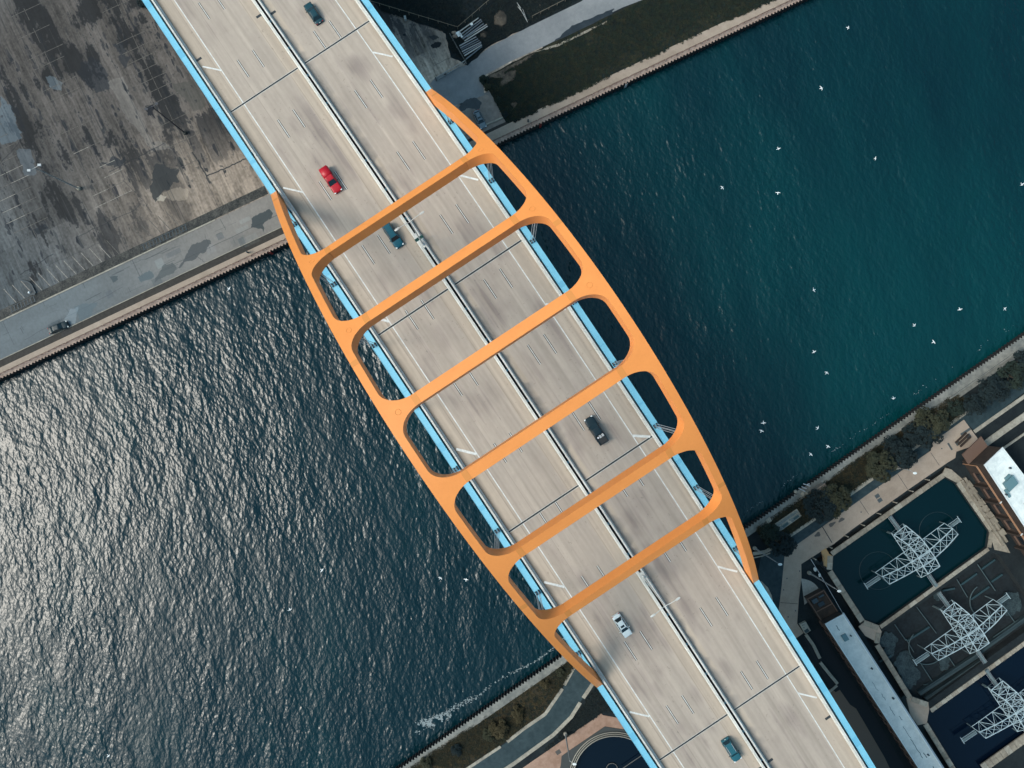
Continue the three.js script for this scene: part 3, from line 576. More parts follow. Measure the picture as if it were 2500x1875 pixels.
// ---- right of the bridge on the north bank
{
  const flat = (name, list, y, mat, lab, cat) => struct(mesh(name, slab(GP(list), y, 0.3), mat), lab, cat);
  const ragged = (list, amp, n = 6) => { const o = []; for (let i = 0; i < list.length; i += 2) { const a = [list[i], list[i + 1]], b = [list[(i + 2) % list.length], list[(i + 3) % list.length]]; for (let k = 0; k < n; k++) { const t = k / n; o.push(lerp(a[0], b[0], t) + (k ? rr(-amp, amp) : 0), lerp(a[1], b[1], t) + (k ? rr(-amp, amp) : 0)); } } return o; };
  flat('access_road', [1050, 205, 1062, 190, 1138, 158, 1200, 112, 1290, 66, 1418, 4, 1440, -12, 1600, -12, 1520, 18, 1430, 62, 1330, 112, 1250, 148, 1186, 182, 1180, 202, 1182, 232, 1150, 244, 1095, 262], GY + 0.02, paleRoadMat, 'pale grey access road running up from under the bridge', 'road');
  flat('road_patch', ragged([1350, 104, 1396, 62, 1440, 46, 1500, 20, 1495, 34, 1470, 52, 1430, 70, 1380, 96, 1358, 108], 2.2), GY + 0.026, wetMat, 'dark damp patch on the right half of the access road', 'damp patch');
  flat('grass_bank', ragged([1182, 190, 1250, 152, 1330, 114, 1430, 66, 1520, 22, 1600, -14, 1760, -60, 1908, -4, 1800, 46, 1650, 116, 1480, 196, 1330, 268, 1252, 304, 1236, 300, 1214, 258, 1196, 224, 1178, 206], 1.2, 5), GY + 0.035, grassMat, 'dark green grass slope between the access road and the north quay', 'grass');
  flat('grass_verge', ragged([898, -14, 930, 26, 985, 44, 1062, 70, 1088, 82, 1100, 140, 1142, 160, 1196, 112, 1290, 66, 1418, 4, 1450, -14], 2.0, 5), GY + 0.03, darkGrassMat, 'very dark overgrown ground behind the wooden fence', 'undergrowth');
  flat('bare_earth', ragged([1186, 190, 1250, 158, 1310, 126, 1300, 140, 1262, 162, 1230, 176, 1240, 196, 1218, 216, 1226, 190], 2, 5), GY + 0.075, dirtMat, 'pale bare earth along the foot of the access road', 'earth');
  flat('bare_earth', ragged([1262, 40, 1300, 20, 1320, 2, 1344, -10, 1330, 14, 1300, 44, 1276, 58, 1262, 66], 2, 5), GY + 0.042, dirtMat, 'grey bare track through the undergrowth by the leaning poles', 'earth');
  flat('gravel_edge', ragged([1300, 128, 1360, 108, 1420, 80, 1480, 52, 1500, 46, 1480, 56, 1420, 86, 1362, 114], 1.2, 5), GY + 0.078, M(null, 1, { map: mottle(9, 256, [0.16, 0.14, 0.11], [0.40, 0.36, 0.29], [[8, 1], [50, 1]], 1.3, 0.4) }), 'pale gravel crumbling from the edge of the access road', 'gravel');
  flat('concrete_pad', [1112, 262, 1186, 231, 1192, 233, 1210, 258, 1234, 298, 1150, 334, 1120, 300], GY + 0.024, M(null, 0.92, { map: mottle(18, 512, [0.17, 0.142, 0.122], [0.27, 0.23, 0.20], [[5, 1], [26, 1]], 1, 0.15) }), 'brown grey concrete pad beside the bridge with a car parked on it', 'pad');
  flat('damp_patch', ragged([1120, 262, 1140, 242, 1158, 238, 1176, 250, 1172, 264, 1164, 268, 1166, 276, 1160, 266, 1144, 264, 1124, 272], 1.6, 4), GY + 0.03, wetMat, 'black damp stain on the pad above the parked car', 'damp patch');
  flat('bare_earth', ragged([1238, 176, 1262, 168, 1258, 190, 1236, 206, 1222, 214, 1220, 202], 2.5, 5), GY + 0.07, dirtMat, 'tan worn patch near the corner of the grass bank', 'earth');
  flat('bare_earth', ragged([1244, 252, 1258, 248, 1266, 252, 1256, 266, 1250, 262], 2, 5), GY + 0.07, dirtMat, 'small tan worn patch in the grass by the car pad', 'earth');
  for (const [c, r, lab] of [[[1222, 48], 17, 'low mound of brown earth left of the bare track'], [[1180, 84], 9, 'small heap of tan earth by the stacked poles']]) {
    const p = G3(...c), g = new THREE.SphereGeometry(1, 28, 14, 0, Math.PI * 2, 0, Math.PI / 2), q = g.attributes.position;
    for (let i = 0; i < q.count; i++) { const x = q.getX(i), y = q.getY(i), z = q.getZ(i), s = 1 + 0.35 * (fbm(x * 2 + 9, z * 2 + 4, 3) - 0.5) * 2; q.setXYZ(i, x * r * 0.098 * s, y * r * 0.035 * s, z * r * 0.11 * s); }
    g.computeVertexNormals(); g.translate(p.x, GY, p.z); tag(mesh('earth_mound', g, dirtMat), lab, 'mound');
  }
  const w = GP([1126, 331, 1228, 288]); tag(mesh('low_wall', slab(ribbon(w, 0.18), GY + 0.55, 0.7), kerbMat), 'low pale wall at the water end of the car pad', 'wall');
  const w2 = GP([1092, 346, 1120, 334]); tag(mesh('low_wall', slab(ribbon(w2, 0.18), GY + 0.55, 0.7), kerbMat), 'low pale wall seen between the bridge girder and the arch rib', 'wall');
}
// ---- railings on the north quay
{
  const panel = (u) => {
    const g = [], L = 4.55, at = (t, y) => { const p = N(u + t, 0.72); return V(p[0], GY + 0.1 + y, p[1]); };
    for (const y of [0.40, 0.78]) g.push(barGeo(at(0.05, y), at(L - 0.05, y), 0.05, 0.05));
    g.push(barGeo(at(0.28, 1.18), at(L - 0.28, 1.18), 0.07, 0.07)); g.push(barGeo(at(0.0, 0.9), at(0.28, 1.18), 0.07, 0.07), barGeo(at(L, 0.9), at(L - 0.28, 1.18), 0.07, 0.07));
    for (const t of [0, L / 3, 2 * L / 3, L]) g.push(barGeo(at(t, 0), at(t, t % L ? 1.18 : 0.92), 0.07, 0.07));
    return mergeGeometries(g.map((x) => x.index ? x.toNonIndexed() : x));
  };
  for (const [u0, n, lab] of [[-1, 15, 'brown metal railing along the north quay left of the bridge'], [127, 19, 'brown metal railing along the north quay right of the bridge'], [70, 11, 'brown metal railing of the north quay under the bridge']]) {
    const o = thing('quay_railing', lab, 'railing');
    for (let k = 0; k < n; k++) mesh('railing_panel', panel(u0 + k * 4.8), railMat, o);
  }
}
// ---------------------------------------------------------------- south bank: treatment works
const T1 = [2033, 1357, 2306, 1165, 2334, 1181, 2415, 1298, 2410, 1336, 2146, 1527, 2110, 1513, 2031, 1391];
const T2 = [2150, 1545, 2424, 1349, 2440, 1355, 2530, 1487, 2530, 1522, 2266, 1714, 2226, 1700, 2146, 1571];
const T3 = [2269, 1731, 2530, 1543, 2640, 1600, 2640, 1720, 2404, 1884, 2338, 1884, 2264, 1764];
const TR = [1992, 1363, 2030, 1333, 2200, 1214, 2312, 1137, 2322, 1144, 2302, 1160, 2028, 1352, 2002, 1374];      // slot between footway and basin
const WELL1 = [2035, 1412, 2096, 1515, 2102, 1536, 2088, 1545, 1984, 1392, 1990, 1378, 2004, 1380];                // slot beside the first basin
const WELL2 = [2112, 1556, 2132, 1562, 2214, 1692, 2200, 1704];
const WELL3 = [2250, 1778, 2268, 1786, 2336, 1892, 2322, 1898];
const CT = (() => { const c = G(1500, 1896), o = []; for (let k = 0; k < 64; k++) { const a = k / 64 * Math.PI * 2; o.push([c[0] + Math.cos(a) * 9.6, c[1] + Math.sin(a) * 9.6]); } return o; })();
const SHADE_COURT = [1962, 1556, 1998, 1532, 2140, 1755, 2214, 1884, 2110, 1884, 2046, 1752, 2032, 1690];                 // level court left of the long building, its deep shade painted near black
{
  const holes = [T1, T2, T3, TR, WELL1, WELL2, WELL3].map((t) => GP(t)); holes.push(CT);
  const base = [S(-40, 0.4), S(-600, 0.4), S(-600, 900), S(900, 900), S(900, 0.4), S(160, 0.4)];
  struct(mesh('land', slab(base, GY, 4, holes), darkGrassMat), 'dark grass land of the works behind the south quay', 'land');
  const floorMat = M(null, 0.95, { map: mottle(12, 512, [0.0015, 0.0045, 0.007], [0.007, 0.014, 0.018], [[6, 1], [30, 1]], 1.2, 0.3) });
  const pit = (list, y, lab) => struct(mesh('basin_floor', slab(list, y, 0.3), floorMat), lab, 'basin floor');
  pit(GP(TR), 0.5, 'dark floor of the narrow slot between footway and first basin'); pit(GP(WELL1), 0.5, 'dark floor of the slot left of the first basin');
  pit(GP(WELL2), 0.5, 'dark floor of the slot right of the long white roof, upper one'); pit(GP(WELL3), 0.5, 'dark floor of the slot right of the long white roof, lower one');
  pit(GP(T2), 0.5, 'dark muddy floor of the drained middle basin');
  const bw = (c, r) => new THREE.MeshPhysicalMaterial({ color: new THREE.Color().setRGB(...c), roughness: r, ior: 1.33 });
  struct(mesh('basin_water', slab(GP(T1), 1.7, 1.2), bw([0.0004, 0.011, 0.015], 0.10)), 'still dark teal water of the first basin', 'water');
  struct(mesh('basin_water', slab(GP(T3), 1.7, 1.2), bw([0.0012, 0.005, 0.013], 0.10)), 'still black blue water of the lower right basin', 'water');
  struct(mesh('basin_water', slab(CT, 1.7, 1.2), bw([0.0012, 0.005, 0.012], 0.10)), 'still black water of the round basin by the bridge', 'water');
}
{
  const flat = (name, list, y, mat, lab, cat, th = 0.3) => struct(mesh(name, slab(GP(list), y, th), mat), lab, cat);
  const strip = (u0, u1, v0, v1, y, th, name, mat, lab, cat) => struct(mesh(name, slab([S(u0, v0), S(u1, v0), S(u1, v1), S(u0, v1)], y, th), mat), lab, cat);
  strip(-40, 152, 0.42, 1.75, GY + 0.14, 0.4, 'quay_edge', capMat, 'grey concrete coping of the south quay', 'quay');
  strip(152, 270, 0.42, 3.3, GY + 0.14, 0.4, 'quay_edge', capMat, 'broad grey concrete apron of the south quay at the right edge', 'quay');
  strip(157, 270, 1.9, 2.25, GY + 0.5, 0.35, 'kerb', capMat, 'low concrete upstand along the broad apron', 'kerb');
  const ragS = (list, amp, n = 5) => { const o = []; for (let i = 0; i < list.length; i += 2) { const a = [list[i], list[i + 1]], b = [list[(i + 2) % list.length], list[(i + 3) % list.length]]; for (let k = 0; k < n; k++) { const t = k / n; o.push(lerp(a[0], b[0], t) + (k ? rr(-amp, amp) : 0), lerp(a[1], b[1], t) + (k ? rr(-amp, amp) : 0)); } } return o; };
  const scrubTex = mottle(28, 1024, [0.005, 0.007, 0.006], [0.046, 0.034, 0.016], [[6, 1.1], [24, 0.9], [100, 0.8]], 1.25, 0.5);
  const scrub = M(null, 1, { map: scrubTex, bumpMap: scrubTex, bumpScale: 0.12 });
  flat('grass_strip', ragS([1840, 1290, 2000, 1182, 2250, 1012, 2330, 960, 2400, 985, 2318, 1038, 2240, 1090, 2130, 1165, 2060, 1212, 1990, 1262, 1920, 1312, 1880, 1345], 1.4), GY + 0.03, scrub, 'brown and green rough grass between the south quay and the works road', 'grass');
  flat('grass_strip', ragS([960, 1900, 1180, 1750, 1330, 1650, 1396, 1606, 1440, 1600, 1398, 1634, 1372, 1680, 1332, 1740, 1278, 1778, 1234, 1812, 1144, 1872, 1110, 1900], 1.4), GY + 0.03, scrub, 'brown and green rough grass left of the bridge between quay and curving road', 'grass');
  // roads
  flat('works_road', [2066, 1213, 2130, 1168, 2240, 1092, 2320, 1036, 2390, 986, 2440, 950, 2560, 866, 2580, 900, 2500, 958, 2380, 1052, 2352, 1026, 2310, 1056, 2274, 1080, 2268, 1102, 2192, 1156, 2120, 1206, 2009, 1285, 1934, 1338, 1916, 1350, 1905, 1500, 1870, 1460, 1850, 1400, 1860, 1350, 1920, 1314, 1990, 1266], GY + 0.035, roadMat, 'dark teal works road along the trees on the south bank', 'road');
  {
    const up = GP([1440, 1570, 1399, 1633, 1372.5, 1682, 1331, 1743, 1277, 1780, 1233, 1815, 1143, 1875, 1060, 1930]), lo = GP([1490, 1600, 1443, 1675, 1419, 1711, 1394.5, 1750, 1350.5, 1794, 1253, 1865, 1180, 1912, 1120, 1955]);
    struct(mesh('curving_road', slab([...up, ...lo.slice().reverse()], GY + 0.035, 0.3), roadMat), 'dark teal road that curves left out from under the bridge', 'road');
    const kerb = (line, a, b, wd, lab) => { const pts = []; for (let k = a; k <= b; k += 0.1) { const i = Math.min(line.length - 2, Math.floor(k)), t = k - i; pts.push([lerp(line[i][0], line[i + 1][0], t), lerp(line[i][1], line[i + 1][1], t)]); } struct(mesh('kerb', slab(ribbon(pts, wd / 2), GY + 0.17, 0.3), kerbMat), lab, 'kerb'); };
    kerb(up, 0.2, 1.82, 0.75, 'pale kerb on the quay side of the curving road, upper length'); kerb(up, 1.98, 4.92, 0.75, 'pale kerb on the quay side of the curving road, middle length'); kerb(up, 5.12, 7, 0.65, 'pale kerb on the quay side of the curving road, lower length');
    kerb(lo, 0.2, 1.85, 0.85, 'pale kerb on the basin side of the curving road, upper length'); kerb(lo, 2.1, 7, 0.85, 'pale kerb on the basin side of the curving road, long length');
  }
  const kl = (list, wd, lab, y = 0.17) => struct(mesh('kerb', slab(ribbon(GP(list), wd / 2), GY + y, 0.3), kerbMat), lab, 'kerb');
  kl([1920, 1314, 1955, 1290, 1990, 1266], 0.7, 'pale kerb of the works road beside the hatch slab'); kl([2067, 1212, 2098, 1190, 2130, 1167], 0.9, 'pale kerb of the works road below the shed'); kl([2318, 1036, 2352, 1011, 2388, 985], 0.8, 'pale kerb of the works road below the upper trees');
  kl([1838, 1352, 1868, 1347, 1884, 1338], 0.8, 'short curved kerb beside the bridge'); kl([1838, 1362, 1862, 1357, 1880, 1350], 0.25, 'thin kerb line beside the bridge');
  kl([1856, 1420, 1872, 1436, 1881, 1455, 1884, 1475], 0.6, 'round kerb that peeps out from under the bridge');
  kl([2378, 1054, 2450, 1003, 2540, 940], 0.85, 'long pale kerb at the far right side of the works road'); kl([2400, 1086, 2450, 1050, 2530, 994], 1.5, 'broad pale wall top beside the tall building', 0.4); kl([2440, 1100, 2480, 1072, 2540, 1030], 0.5, 'thin pale wall top beside the tall building', 0.4);
  flat('grass_strip', [2385, 1062, 2450, 1018, 2540, 955, 2540, 985, 2450, 1044, 2398, 1080], GY + 0.03, darkGrassMat, 'dark grass sliver at the right edge between two pale walls', 'grass');
  // footways
  const walkL = [1942, 1559, 1900, 1498, 1908, 1433, 1916, 1350, 2009, 1285, 2120, 1205.5, 2192, 1155.5, 2272, 1100.5, 2278, 1076, 2308, 1057, 2353, 1024.5, 2395, 1082, 2334.5, 1102.5, 2332, 1118, 2313.6, 1129, 2216.7, 1195.6, 2080, 1292.4, 2034, 1329, 2004, 1346.5, 1956, 1377, 1956.5, 1412, 1950, 1461, 1946, 1522, 1962, 1545];
  const jt = M(null, 0.92, { map: walkTex });
  struct(mesh('footway', slab(GP(walkL), GY + 0.06, 0.3), jt), 'broad tan concrete footway through the works on the south bank', 'footway');
  flat('footway', [1300, 1858, 1320, 1844.5, 1467.4, 1742, 1472, 1746, 1507, 1752, 1560, 1762, 1560, 1786, 1521.6, 1780, 1476.6, 1773, 1389.6, 1832, 1371, 1845.6, 1369, 1868, 1360, 1900, 1240, 1900], GY + 0.06, M(null, 0.92, { map: mottle(20, 512, [0.25, 0.150, 0.105], [0.36, 0.235, 0.175], [[5, 1], [28, 1]], 1, 0.15) }), 'reddish tan footway by the round basin at the lower edge', 'footway');
  struct(mesh('paved_apron', slab(GP([1389.6, 1833, 1476.6, 1774, 1521.6, 1781, 1560, 1787, 1640, 1900, 1630, 2020, 1370, 2020, 1352, 1900, 1369, 1868, 1371, 1846]), GY + 0.05, 0.3, [CT]), M([0.045, 0.05, 0.05], 0.9)), 'dark paved ring round the round basin', 'paving');
  // seams of the footway: narrow dark slots
  const seam = (a, b, c, d, wd = 0.1) => { const p = GP([a, b, c, d]); mesh('footway_joint', slab(ribbon(p, wd / 2), GY + 0.064, 0.003), rubber, fj); };
  const fj = thing('footway_joints', 'dark open joints across the broad tan footway', 'joint');
  for (const q of [[2191, 1157, 2216, 1195], [2098, 1221, 2121, 1256], [2007, 1285, 2031, 1325, 0.22], [2272, 1105, 2293, 1136], [1905, 1471, 1948, 1474]]) seam(...q);
  // sector shaped pad at the entrance
  { const c = G(1964, 1476), a = G(1955.7, 1412), b = G(2004, 1446), o = [c]; for (let k = 0; k <= 12; k++) { const t = k / 12, x = lerp(a[0], b[0], t), z = lerp(a[1], b[1], t), bow = 0.85 * Math.sin(Math.PI * t); o.push([x + bow * 0.6, z - bow * 0.75]); } struct(mesh('entrance_pad', slab(o, GY + 0.055, 0.3), M(null, 0.9, { map: mottle(10, 256, [0.23, 0.22, 0.20], [0.31, 0.30, 0.27], [[5, 1], [30, 1]], 1, 0.15) })), 'pale quarter round concrete pad at the brick entrance', 'pad'); }
  flat('paving', [2040, 1690, 2050, 1684, 2075, 1720, 2090, 1730, 2160, 1850, 2176, 1884, 2120, 1884, 2050, 1770, 2010, 1690, 2030, 1680], GY + 0.05, M([0.14, 0.10, 0.075], 0.9), 'brown paved court close to the right side of the bridge', 'paving');
  kl([2001, 1616, 2020, 1640, 2043, 1668], 0.7, 'pale wall top in the court between bridge and long building', 0.5); kl([1966, 1548, 1985, 1575, 2000, 1606], 0.7, 'pale wall top below the little square plinth', 0.5); kl([2018, 1692, 2042, 1672], 0.5, 'short cross wall in the court beside the bridge', 0.5);
  flat('shade_painted_court', SHADE_COURT, GY + 0.03, M([0.006, 0.010, 0.014], 0.9), 'paved court coloured near black as shade along the long building', 'paving');  // shade of bridge and building put into the colour
  // dark weathered patches and access covers on the footway
  const cov = thing('footway_covers', 'dark square steel covers let into the broad tan footway', 'access cover');
  const cm = M([0.055, 0.068, 0.072], 0.6), dm = M([0.07, 0.065, 0.06], 0.8);
  const cover = (x, y, a, b, m = cm, rot = 0.58) => { const p = G(x, y), u = [Math.cos(rot + Math.PI / 2 * 0 - 0.0) , -Math.sin(rot)], v = [Math.sin(rot), Math.cos(rot)]; const q = [[-1, -1], [1, -1], [1, 1], [-1, 1]].map(([i, j]) => [p[0] + u[0] * a * i + v[0] * b * j, p[1] + u[1] * a * i + v[1] * b * j]); mesh('cover', slab(q, GY + 0.08, 0.03), m, cov); };
  cover(2141.5, 1211, 0.55, 0.45); cover(2148, 1221, 0.55, 0.45); cover(2357, 1054, 1.35, 0.30); cover(2364, 1064.5, 0.55, 0.5); cover(2337.5, 1081.5, 0.5, 0.6); cover(2319, 1090, 0.22, 0.95, cm, 0.55);
  cover(1363, 1836, 0.6, 0.5, dm);
  for (const [x, y, a, b] of [[2054, 1269, 0.8, 0.4], [2031, 1280, 0.9, 0.42], [1996, 1305, 0.75, 0.5]]) { const p = G(x, y), o = []; for (let k = 0; k < 14; k++) { const t = k / 14 * Math.PI * 2, r = 1 + 0.22 * Math.sin(3 * t + x); const i = Math.cos(t) * a * r, j = Math.sin(t) * b * r; o.push([p[0] + i * 0.83 + j * 0.55, p[1] - i * 0.55 + j * 0.83]); } mesh('tar_patch', slab(o, GY + 0.066, 0.004), dm, cov); }
  for (const [x, y] of [[2102, 1250], [2165, 1175], [2270, 1160], [1952, 1394], [1942, 1491], [1913, 1440], [1921, 1412], [1924, 1506], [2299, 1095], [2144, 1191]]) { const p = G(x, y); const c = new THREE.CylinderGeometry(0.16, 0.16, 0.03, 10); c.translate(p[0], GY + 0.075, p[1]); mesh('drain_cover', c, darkSteel, cov); }
  // hatch slab near the quay
  const hs = thing('hatch_slab', 'pale concrete slab with two dark hatches on the grass by the quay', 'concrete slab');
  const hl = M(null, 0.9, { map: mottle(6, 256, [0.12, 0.14, 0.14], [0.24, 0.25, 0.23], [[6, 1], [30, 1]], 1, 0.2) });
  mesh('slab', slab(GP([1891, 1278, 1944, 1241.5, 1956, 1259, 1902, 1298]), GY + 0.35, 0.5), kerbMat, hs);
  mesh('upper_step', slab(GP([1894, 1280, 1943, 1246, 1946, 1250, 1897, 1285]), GY + 0.45, 0.08), hl, hs);
  for (const q of [[1899, 1288, 1921, 1272, 1926, 1279, 1905, 1294], [1927, 1268, 1947, 1254, 1951, 1261, 1932, 1275]]) { const h = mesh('hatch_frame', slab(GP(q), GY + 0.41, 0.05), hl, hs); const c = GP(q), m = [0, 1].map((k) => (c[0][k] + c[1][k] + c[2][k] + c[3][k]) / 4); mesh('hatch', slab(c.map((p) => [lerp(m[0], p[0], 0.62) + 0.3, lerp(m[1], p[1], 0.62) - 0.2]), GY + 0.43, 0.02), M([0.03, 0.07, 0.075], 0.5), h); }
  mesh('valve_pit', slab(GP([1868, 1269, 1878, 1262, 1884, 1271, 1874, 1278]), GY + 0.3, 0.4), kerbMat, hs);
  // slatted shed
  const shp = GP([1980, 1194, 1993, 1182, 2008, 1185, 2016, 1197, 2001, 1208, 1984, 1202]);
  const sh = thing('slatted_shed', 'small stepped shed with pale slatted roof on the south quay', 'shed');
  const woodTex = mottle(3, 256, [0.13, 0.105, 0.085], [0.23, 0.19, 0.155], [[8, 1], [40, 1]], 1.1, 0.2), wood = M(null, 0.85, { map: woodTex });
  { const c = G(1997, 1196), u = [0.83, -0.56], v = [0.56, 0.83], at = (a, b) => [c[0] + u[0] * a + v[0] * b, c[1] + u[1] * a + v[1] * b];
    mesh('wall', slab([at(-1.6, -1.1), at(1.5, -1.1), at(1.5, 1.3), at(-1.6, 1.3)], GY + 1.9, 1.9), wood, sh);
    for (let k = 0; k < 6; k++) mesh('roof_slat', slab([at(-1.7, -1.2 + k * 0.44), at(1.65, -1.2 + k * 0.44), at(1.65, -0.85 + k * 0.44), at(-1.7, -0.85 + k * 0.44)], GY + 2.35 - k * 0.07, 0.10), k > 2 ? kerbMat : wood, sh); }
  // steel fingers and a pontoon head at the quay
  const intake = thing('water_intake', 'pale steel pipes of a water intake reaching over the quay edge', 'pipework');
  for (const [a, b, c, d] of [[1950, 1192, 1966, 1200], [1957, 1188, 1969, 1193], [1961, 1181, 1978, 1187], [1968, 1184, 1976, 1181]]) mesh('pipe', rod(G3(a, b, GY + 0.7), G3(c, d, GY + 0.7), 0.12, 0.12, 8), cableMat, intake);
  for (const [x, y, r] of [[1960, 1205, 0.62], [1968, 1204, 0.5], [1942, 1200, 0.45]]) { const c = new THREE.SphereGeometry(r, 16, 8, 0, Math.PI * 2, 0, Math.PI / 2), p = G(x, y); c.translate(p[0], GY + 0.1, p[1]); mesh('cap', c, kerbMat, intake); }
  mesh('deck', slab(GP([1938, 1203, 1952, 1194, 1972, 1184, 1978, 1189, 1956, 1203, 1950, 1208]), GY + 0.35, 0.3), capMat, intake);
  for (const [x, y, lab] of [[2444.5, 944, 'pale slatted bench under the trees near the right edge'], [2234, 1091, 'pale slatted bench between the dark trees and the works road']]) {
    const b = thing('bench', lab, 'bench', [...(() => { const p = G(x, y); return [p[0], GY, p[1]]; })()], 0.62);
    for (let k = 0; k < 4; k++) mesh('slat', new THREE.BoxGeometry(2.1, 0.05, 0.14).translate(0, 0.45, -0.26 + k * 0.17), kerbMat, b);
    for (const e of [-0.8, 0.8]) mesh('leg', new THREE.BoxGeometry(0.12, 0.42, 0.6).translate(e, 0.21, 0), wood, b);
  }
  { const pl = thing('plinth', 'small square concrete plinth with a dark hatch beside the footway', 'plinth'); mesh('block', slab(GP([1950, 1522, 1964, 1515, 1976, 1537, 1963, 1545]), GY + 0.9, 0.9), kerbMat, pl); mesh('hatch', slab(GP([1959, 1537, 1968, 1531, 1973, 1538, 1964, 1543]), GY + 0.94, 0.05), M([0.02, 0.035, 0.04], 0.5), pl); for (const [x, y] of [[1956, 1524], [1959, 1529]]) { const p = G(x, y); mesh('stud', new THREE.CylinderGeometry(0.1, 0.1, 0.15, 8).translate(p[0], GY + 0.95, p[1]), darkSteel, pl); } }
}
// ---- basin copings, laid in pieces
const copeMat = [kerbMat, M(null, 0.9, { map: mottle(18, 512, [0.16, 0.135, 0.105], [0.27, 0.235, 0.185], [[8, 1], [40, 1]], 1.1, 0.2) }), M(null, 0.9, { map: mottle(18, 512, [0.19, 0.165, 0.13], [0.31, 0.27, 0.215], [[8, 1], [40, 1]], 1.1, 0.2) })];
function coping(list, wid, lab, side = 1, y = GY + 0.2, piece = 2.1, closed = true, dark = 0) {
  const o = thing('basin_coping', lab, 'coping'), p = GP(list), n = p.length;
  for (let i = 0; i < (closed ? n : n - 1); i++) {
    const a = p[i], b = p[(i + 1) % n], L = Math.hypot(b[0] - a[0], b[1] - a[1]), k = Math.max(1, Math.round(L / piece)), d = [(b[0] - a[0]) / L, (b[1] - a[1]) / L], q = [-d[1] * side, d[0] * side];
    for (let j = 0; j < k; j++) { const s = j / k * L + 0.03, e = (j + 1) / k * L - 0.03; const P = (t, w) => [a[0] + d[0] * t + q[0] * w, a[1] + d[1] * t + q[1] * w]; mesh('coping_slab', slab([P(s, 0.0), P(e, 0.0), P(e, wid), P(s, wid)], y + rr(-0.012, 0.012), 0.3), copeMat[(rnd() * 3) | 0], o); }
  }
  return o;
}
coping([2306, 1165, 2033, 1357], 1.15, 'tan coping walk along the upper edge of the first basin', 1, GY + 0.2, 2.1, false);
coping([2033, 1357, 2031, 1391, 2110, 1513, 2146, 1527], 1.3, 'tan coping walk down the left edge of the first basin', 1, GY + 0.2, 2.1, false);
coping([2415, 1298, 2410, 1336, 2146, 1527].map((v, i) => v), 0.9, 'tan coping walk between the first and the middle basin', -1, GY + 0.2, 2.1, false);
coping([2334, 1181, 2415, 1298], 1.5, 'grey coping walk along the right edge of the first basin', -1, GY + 0.2, 2.6, false);
coping([2150, 1545, 2146, 1571, 2226, 1700, 2266, 1714], 1.2, 'tan coping walk down the left edge of the middle basin', 1, GY + 0.2, 2.1, false);
coping([2269, 1731, 2530, 1543], 0.95, 'tan coping walk between the middle and the lower right basin', 1, GY + 0.2, 1.6, false);
coping([2264, 1764, 2338, 1884], 1.2, 'tan coping walk down the left edge of the lower right basin', 1, GY + 0.2, 2.1, false);
coping([2404, 1884, 2530, 1794], 2.0, 'broad tan walk at the lower right corner', -1, GY + 0.2, 1.4, false);
{
  const flat = (name, list, y, mat, lab, cat, th = 0.3) => struct(mesh(name, slab(GP(list), y, th), mat), lab, cat);
  flat('deck', [2096, 1530, 2112, 1516, 2146, 1530, 2152, 1542, 2146, 1570, 2112, 1552], GY + 0.1, walkMat, 'tan concrete corner deck between the first and middle basins', 'deck');
  flat('deck', [2212, 1704, 2226, 1702, 2266, 1716, 2268, 1732, 2262, 1766, 2240, 1770, 2222, 1744], GY + 0.1, walkMat, 'tan concrete corner deck between the middle and lower basins', 'deck');
  flat('deck', [2308, 1142, 2322, 1146, 2352, 1172, 2356, 1180, 2334, 1178, 2306, 1163, 2300, 1158], GY + 0.12, copeMat[2], 'pale corner deck at the top of the first basin', 'deck');
  flat('deck', [2414, 1296, 2440, 1302, 2466, 1350, 2428, 1342], GY + 0.12, copeMat[2], 'pale corner deck at the right of the first basin', 'deck');
  flat('deck', [2004, 1345, 2016, 1338, 2024, 1352, 2032, 1357, 2030, 1390, 2010, 1380, 2008, 1358], GY + 0.11, M([0.36, 0.22, 0.10], 0.85), 'ochre step at the upper left corner of the first basin', 'deck');
  // channels along the tall building: rough concrete walls with dark slots
  const ch = thing('outfall_channel', 'rough concrete channel walls with dark slots between first basin and tall building', 'channel');
  for (let k = 0; k < 9; k++) { const t = k / 9, x = lerp(2352, 2440, t), y = lerp(1180, 1310, t); mesh('channel_block', slab(GP([x, y, x + 9 + rr(-1, 1), y + 12, x + 22 + rr(-1, 1), y + 6, x + 12, y - 7 + rr(-1, 1)]), GY + rr(0.3, 1.1), 1), copeMat[1], ch); mesh('slot', slab(GP([x + 4, y + 8, x + 10, y + 17, x + 20, y + 12, x + 14, y + 3]), GY + 0.06, 0.03), rubber, ch); }
  for (const [a, b, c, d] of [[2345, 1172, 2448, 1330], [2352, 1166, 2455, 1322]]) mesh('channel_wall', slab(ribbon(GP([a, b, c, d]), 0.28), GY + 0.7, 0.8), copeMat[1], ch);
  const cr = M([0.10, 0.10, 0.095], 0.8);
  // rings and their rail round the round basin
  const rb = thing('round_basin_rim', 'pale concentric rims of the round basin beside the bridge', 'basin rim'), c = G(1500, 1896);
  for (const [r, w2, y] of [[9.72, 0.12, 0.35], [10.15, 0.10, 0.25], [10.62, 0.12, 0.3]]) { const t = new THREE.TorusGeometry(r, w2, 6, 120); t.rotateX(Math.PI / 2); t.translate(c[0], GY + y, c[1]); mesh('rim', t, kerbMat, rb); }
  mesh('scraper_arm', rod(G3(1520, 1876, GY), G3(1570, 1842, GY), 0.1, 0.1), cr, rb); { const t = new THREE.TorusGeometry(1.3, 0.1, 6, 40); t.rotateX(Math.PI / 2); const p = G(1495, 1880); t.translate(p[0], 1.95, p[1]); mesh('centre_ring', t, cr, rb); }
}
